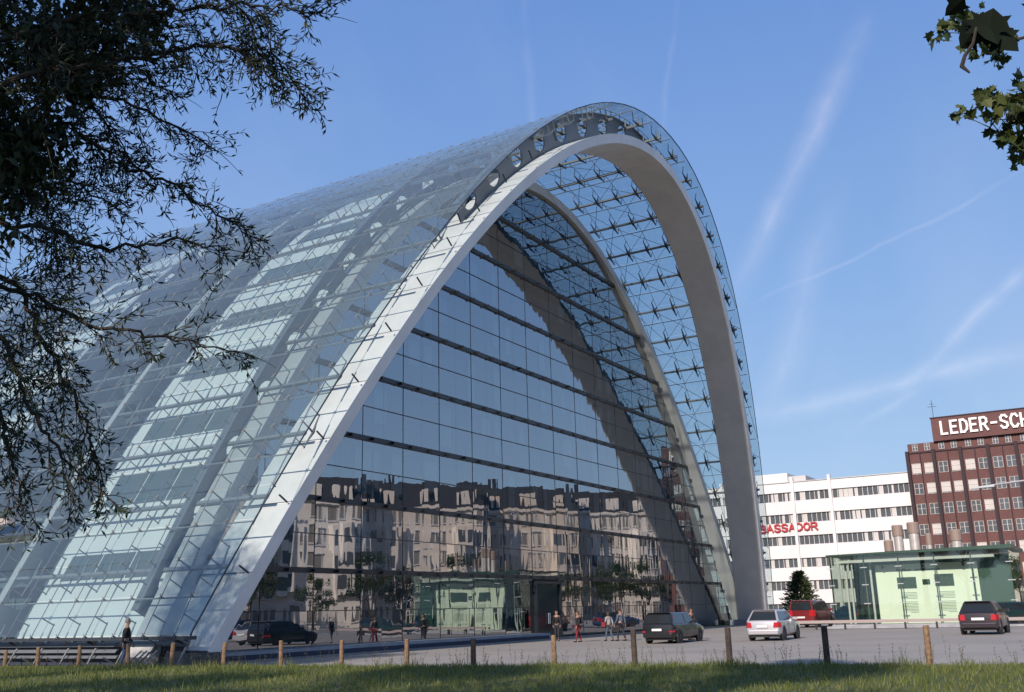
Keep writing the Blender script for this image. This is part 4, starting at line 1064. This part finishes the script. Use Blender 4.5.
# street trees standing before the apartment terrace (seen mirrored in the glass)
base=park_tree((50,-58,0),9.5,3.4,'bushy street tree, first from the left in the row mirrored in the glass front',11,2600,.32,'street_tree','street trees before the apartment houses',.16)
rnd=random.Random(31)
for i in range(13):
    t=dup(base); t['label']='bushy street tree, %s from the left in the row mirrored in the glass front'%ORD[i+1]; q=(i+1)*11+rnd.uniform(-2,2); t.location=(24+math.cos(ang)*q*.8,-73+math.sin(ang)*q*.8+rnd.uniform(-2,2),0); t.rotation_euler=(0,0,rnd.uniform(0,6)); s_=rnd.uniform(.75,1.15); t.scale=(s_,s_,s_)
base.location=(26,-70,0)
for k,(x,y,s_) in enumerate(((8,-42,1.0),(-6,-48,.9),(24,-50,1.05))):
    t=dup(base); t['label']=['small bushy tree on the forecourt right behind the photographer','lowest bushy tree at the lawn end behind the photographer','broad bushy tree at the forecourt edge nearest the first apartment house'][k]; t['group']='single trees on the forecourt edge'; t.location=(x,y,0); t.scale=(s_,)*3; t.rotation_euler=(0,0,k*2)
# small conifer behind the red minivan
cf_=empty('conifer',(46,-.3,0),0,'small dark conifer behind the red minivan before the white block','tree')
b=MB(); b.tube([(0,0,0),(0,0,5.1)],[.14,.02],6); b.build('trunk','bark',cf_)
b=MB(); r=random.Random(5)
for k in range(60):
    z=.5+4.6*k/60; rad=2.5*(1-(z/5.4))**.75
    for q in range(9):
        a=r.uniform(0,6.28); e=Vector((math.cos(a),math.sin(a),r.uniform(-.1,.35)))*rad*r.uniform(.55,1.1)
        for s_ in range(7): leaf(b,Vector((0,0,z))+e*(.25+.75*s_/6),e+rv(r)*.9,rv(r),.42,.13)
b.build('crown','leafdark',cf_)
for i,(x,y,h_) in enumerate(((70,-24,9),(75,-30,8))):
    park_tree((x,y,0),h_,2.6,'slender tree before the brick block, %s'%('nearer the pavilion' if i==0 else 'farther right'),40+i,2200,.3)
# near overhanging tree, upper left --------------------------------------------
GLT=[
[(-60.26,-24.07,5.29),(-59.64,-24.71,5.76),(-59.22,-25.13,5.93),(-58.8,-25.58,6.05),(-58.4,-25.98,6.06)],
[(-60.34,-24.31,4.89),(-59.8,-24.81,5.25),(-59.4,-25.19,5.42),(-59.08,-25.56,5.58),(-58.74,-25.87,5.57),(-58.52,-25.93,5.37)],
[(-59.93,-23.68,4.94),(-59.26,-24.25,5.3),(-58.84,-24.41,5.06),(-58.43,-24.67,4.94),(-57.96,-24.92,4.63)],
[(-59.85,-23.41,5.53),(-59.09,-23.95,5.72),(-58.61,-24.28,5.71),(-58.06,-24.57,5.46)],
[(-59.98,-23.9,4.38),(-59.34,-24.27,4.41),(-58.93,-24.51,4.32),(-58.59,-24.84,4.45),(-58.33,-25.04,4.4)],
[(-60.0,-24.16,3.86),(-59.54,-24.43,3.87),(-59.19,-24.6,3.7),(-58.78,-24.88,3.63),(-58.34,-25.24,3.56)],
[(-60.06,-24.42,3.66),(-59.67,-24.57,3.43),(-59.48,-24.59,3.03),(-59.27,-24.66,2.71),(-59.06,-24.79,2.54)],
[(-59.83,-24.05,3.58),(-59.46,-24.15,3.16),(-59.31,-24.17,2.77),(-59.22,-24.18,2.47)],
[(-59.29,-24.02,4.01),(-58.96,-24.06,3.48),(-58.71,-24.14,3.06),(-58.63,-24.14,2.78)],
[(-60.05,-23.57,6.37),(-59.16,-23.86,6.07),(-58.72,-23.93,5.72),(-58.47,-23.95,5.46)],
[(-59.88,-23.47,6.09),(-59.05,-23.55,5.43),(-58.76,-23.47,4.9),(-58.6,-23.42,4.57)],
[(-60.3,-24.04,6.28),(-59.41,-24.65,6.42),(-58.88,-25.1,6.48),(-58.42,-25.28,6.24),(-58.24,-25.24,5.99)],
[(-59.51,-23.31,4.4),(-58.82,-23.75,4.48),(-58.33,-23.99,4.19),(-57.89,-24.31,4.08)],
[(-59.81,-23.39,6.5),(-59.16,-23.68,6.41),(-58.76,-23.8,6.2),(-58.2,-24.13,6.08)],
[(-59.34,-22.86,5.14),(-58.91,-23.11,5.16),(-58.57,-23.4,5.3),(-58.19,-23.57,5.12)],
[(-59.13,-22.58,4.76),(-58.7,-22.85,4.84),(-58.39,-23.07,4.89),(-58.02,-23.17,4.51)]]
TB=Vector((-62.3,-21.6,0))
nt_=empty('overhanging_tree',TB,0,'dark feathery tree hanging into the upper left of the view','tree')
rt=random.Random(77)
wood=MB(); lf=MB()
def spray(p,d,ln,depth=0,dens=1.0):
    """a drooping twig with narrow leaflets on both sides"""
    n=max(4,int(ln/.05)); q=p.copy(); dd=d.normalized(); P=[q.copy()]
    for k in range(n):
        dd=(dd+rv(rt)*.16+Vector((0,0,-.045))).normalized(); q=q+dd*(ln/n); P.append(q.copy())
        if k>0 and rt.random()<.93*dens:
            for s_ in (-1,1):
                if rt.random()<.85:
                    sd=dd.cross(rv(rt)).normalized(); leaf(lf,q,dd*rt.uniform(.5,1.0)+sd*.9,rv(rt),rt.uniform(.045,.085),rt.uniform(.011,.018))
        if depth<1 and rt.random()<.40: spray(q,dd+rv(rt)*1.0,ln*rt.uniform(.3,.6),depth+1,dens)
    wood.tube(P,[.0045-.003*i/len(P) for i in range(len(P))],3,False)
for gi,Gp in enumerate(GLT):
    if gi in (12,15): continue
    P=[Vector(p) for p in Gp]
    # carry the limb back to the trunk
    st_=TB+Vector((0.1,0,3.0+.22*gi%3)); full=[st_,(st_+P[0])*.5+Vector((0,0,.5))]+P
    pts=[]
    for i in range(len(P)-1):
        for k in range(8):
            t=k/8; q=P[i].lerp(P[i+1],t)+rv(rt)*.025; pts.append(q)
    pts.append(P[-1])
    wood.tube(full[:2]+pts,[.05,.03]+[.016*(1-i/len(pts))**.8+.004 for i in range(len(pts))],6,False)
    for i,q in enumerate(pts):
        f=i/len(pts); dr=(pts[min(i+1,len(pts)-1)]-pts[max(i-1,0)]).normalized()
        m=rt.choice((1,1,2)) if gi in (4,5,6,7,8) else rt.choice((2,2,3)) 
        for _ in range(m+(1 if f<.45 else 0)):
            spray(q,dr*.7+rv(rt)*.9+Vector((0,0,-.12)),rt.uniform(.18,.5)*(1.1-.45*f))
    # bare wisps at the end
    spray(P[-1],(P[-1]-P[-2]),.3,1,.25)
# dense broad leaved mass near the trunk side
lb_=MB()
dense=[(-59.75,-24.1,5.5,.75),(-59.9,-24.0,4.7,.65),(-59.6,-24.2,6.3,.7),(-60.2,-24.0,4.0,.5),(-59.2,-24.2,5.9,.35),(-59.5,-24.1,5.0,.42),(-59.0,-24.5,6.3,.4),(-59.9,-24.0,3.3,.35)]
for cx_,cy_,cz_,rr_ in dense:
    for k in range(950):
        d=rv(rt)
        while d.length>1: d=rv(rt)
        p=Vector((cx_,cy_,cz_))+d*rr_; p2=p+(CAM-p).normalized()*0
        leaf(lb_,p,rv(rt)+Vector((0,0,-.8)),rv(rt),rt.uniform(.06,.11),rt.uniform(.035,.06))
# crown of the tree, above and left of the view
for k in range(5200):
    a=rt.uniform(0,6.283); rr_=3.6*math.sqrt(rt.random()); z=8.4+1.9*rt.uniform(-1,1)*math.sqrt(max(0,1-(rr_/3.7)**2)); p=Vector((-62.6+rr_*math.cos(a),-21.4+rr_*math.sin(a),z))
    leaf(lb_,p,rv(rt),rv(rt),.2,.1)
for o_ in (wood,lf,lb_): o_.v=[(p[0]-TB.x,p[1]-TB.y,p[2]) for p in o_.v]
wood.tube([(0,0,-.1),(.05,.02,1.6),(-.04,.03,3.2),(.06,0,5),(0,0,7.6)],[.26,.2,.17,.12,.04],10)
for k in range(9):
    a=k*.7; wood.tube([(0,0,4.5+.3*k),(1.2*math.cos(a),1.2*math.sin(a),6+.3*k*.5),(2.6*math.cos(a),2.6*math.sin(a),7.6)],[.09,.06,.02],6)
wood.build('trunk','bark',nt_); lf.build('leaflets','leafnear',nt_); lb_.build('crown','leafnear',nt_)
# maple branch at the upper right
GR=[[(-57.02,-30.94,4.71),(-57.01,-30.63,4.72),(-56.98,-30.34,4.65),(-56.92,-30.17,4.49)],[(-56.88,-30.89,4.4),(-56.92,-30.65,4.52),(-56.92,-30.46,4.51),(-56.93,-30.29,4.52)],[(-56.78,-30.89,5.12),(-56.78,-30.62,5.15),(-56.78,-30.33,5.14),(-56.87,-30.1,5.28)]]
TR_=Vector((-56.5,-35.5,0)); mt=empty('maple_tree',TR_,0,'broad leaved tree whose branch tips reach in at the upper right','tree'); wood=MB(); lf=MB()
def lobed(b,p,d,n,l):
    d=d.normalized(); sd=d.cross(n).normalized(); n2=sd.cross(d)
    o=[(0,0),(.28,.18),(.5,.12),(.38,.38),(.62,.55),(.3,.6),(.22,.8),(0,1.05),(-.22,.8),(-.3,.6),(-.62,.55),(-.38,.38),(-.5,.12),(-.28,.18)]
    vs_=[p+sd*(x*l)+d*(y*l)-n2*(abs(x)*l*.25) for x,y in o]; b.add(vs_+[p+d*.45*l],[(i,(i+1)%14,14) for i in range(14)])
for Gp in GR:
    P=[Vector(p) for p in Gp]; s0=TR_+Vector((0,.1,4.0)); full=[s0,(s0+P[0])*.5+Vector((0,0,.4))]+P; wood.tube(full,[.06,.03,.02,.012,.008,.004],6,False)
    for i in range(len(P)-1):
        for k in range(9):
            q=P[i].lerp(P[i+1],k/9)
            if q.y>-30.25 and rt.random()<.2: continue
            e=q+rv(rt)*.17; wood.tube([q,e],[.004,.002],3,False)
            for _ in range(13):
                dd=rv(rt)+Vector((0,0,-.5)); lobed(lf,e+rv(rt)*.05,dd,rv(rt),rt.uniform(.045,.085))
# low twig with large leaves close to the viewer
bl=MB()
def bigleaf(p,d,n,l,w):
    d=d.normalized(); sd=d.cross(n).normalized(); n2=sd.cross(d); N_=14; vs_=[p+d*l*.5]
    for k in range(N_):
        a=2*math.pi*k/N_; ww=math.sin(a)*w*.5*(1+.25*math.cos(a)+(.16 if k%3==0 else -.08)); vs_.append(p+d*(l*.5-math.cos(a)*l*.5)+sd*ww-n2*abs(ww)*.5)
    bl.add(vs_,[(0,1+k,1+(k+1)%N_) for k in range(N_)])
vd=cf
twig=[TR_+Vector((0,.1,3.4)),Vector((-60.4,-32.3,3.0)),Vector((-61.6,-30.9,2.68)),Vector((-61.84,-30.55,2.585)),Vector((-61.85,-30.44,2.56))]
wood.tube(twig,[.05,.02,.008,.004,.002],6,False)
def lowleaf(px,l,dd=(0,0,-1),tw=.3):
    p=Vector(px)+Vector((0.006,-.004,-.032)); lobed(bl,p,Vector(dd),-vd+Vector((tw,-tw,.2)),l)
for px,l,dd,tw in (((-61.84,-30.44,2.575),.062,(-.01,-.02,-.1),.1),((-61.85,-30.455,2.57),.055,(.02,.035,-.1),-.2),((-61.83,-30.43,2.56),.05,(-.03,.04,-.06),.3),((-61.835,-30.45,2.55),.052,(.03,-.05,-.08),0),
  ((-61.80,-30.56,2.585),.075,(.0,.02,-.1),.1),((-61.79,-30.575,2.60),.08,(.02,-.03,-.08),-.2),((-61.79,-30.54,2.59),.06,(.02,.06,-.05),.2),((-61.85,-30.42,2.60),.035,(.02,.05,-.02),.2)):
    lowleaf(px,l,dd,tw)
wood.tube([(-61.84,-30.455,2.51),(-61.841,-30.447,2.485),(-61.843,-30.434,2.468),(-61.845,-30.428,2.452),(-61.846,-30.437,2.438)],[.002,.0022,.003,.0035,.0015],5)
for k in range(1500):
    a=rt.uniform(0,6.283); rr_=3*math.sqrt(rt.random()); z=8.6+2*rt.uniform(-1,1); p=TR_+Vector((rr_*math.cos(a),rr_*math.sin(a)-1,z)); leaf(lf,p,rv(rt),rv(rt),.2,.14)
for o_ in (bl,): o_.v=[(p[0]-TR_.x+.012,p[1]-TR_.y-.022,p[2]) for p in o_.v]
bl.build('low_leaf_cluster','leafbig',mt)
for o_ in (wood,lf): o_.v=[(p[0]-TR_.x,p[1]-TR_.y,p[2]) for p in o_.v]
wood.tube([(0,0,-.1),(0,.05,3),(0,0,7.5)],[.28,.2,.06],10)
wood.build('trunk','bark',mt); lf.build('crown','leafbroad',mt)
# ---------------------------------------------------------------- grass
rg=random.Random(99); b=MB()
VV=[];FF=[]
def inview(x,y):
    dx,dy=x-CAM.x,y-CAM.y; a=math.degrees(math.atan2(dx,dy)); return 29<a<91
n=0
while n<52000:
    e=rg.random()**1.35*14.5; y=rg.uniform(-31,13); x=ppx(y)+.12-e
    if not inview(x,y): continue
    n+=1
    z=grass_z(x,y)
    tall=1+ (1.3*max(0,.5+1.4*noise.noise(Vector((y*.9,7,1)))) if e<.8 and rg.random()<.5 else 0)+(1.1 if noise.noise(Vector((x*1.3,y*1.3,9)))>.33 else 0)
    pz=.5+.7*noise.noise(Vector((x*.6,y*.6,3)))
    h=rg.uniform(.05,.11)*tall*(.7+.9*pz); a=rg.uniform(0,6.28); w=rg.uniform(.006,.013); lx,ly=rg.gauss(0,.35)*h,rg.gauss(0,.35)*h
    ca,sa=math.cos(a)*w,math.sin(a)*w; o=len(VV)
    VV+=[(x-ca,y-sa,z-.01),(x+ca,y+sa,z-.01),(x+lx*.4+ca*.6,y+ly*.4+sa*.6,z+h*.6),(x+lx*.4-ca*.6,y+ly*.4-sa*.6,z+h*.6),(x+lx,y+ly,z+h)]; FF+=[(o,o+1,o+2,o+3),(o+3,o+2,o+4)]
b.add(VV,FF); tag(b.build('lawn_grass','grass'),'rough green and yellowish grass of the lawn in the foreground','grass',kind='stuff')
b=MB()
for k in range(330):
    y=rg.uniform(-31,9) if k%2 else rg.choice([p[1] for p in POSTS])+rg.gauss(0,.45); x=ppx(y)+rg.uniform(-.6,.25); h=rg.uniform(.2,.6)*(1 if rg.random()<.8 else 1.4); p=Vector((x,y,grass_z(x,y))); q=p.copy(); d=Vector((rg.gauss(0,.14),rg.gauss(0,.14),1))
    P=[p]
    for s_ in range(6):
        q=q+d*h/6; d=d+Vector((rg.gauss(0,.09),rg.gauss(0,.09),0)); P.append(q.copy())
        if s_>1:
            for _ in range(4): leaf(b,q,rv(rg)+Vector((0,0,.5)),rv(rg),rg.uniform(.03,.07),rg.uniform(.008,.016))
    b.tube(P,.003,3,False)
tag(b.build('tall_weeds','weed'),'tall dry weeds growing between the timber posts','weeds',kind='stuff')
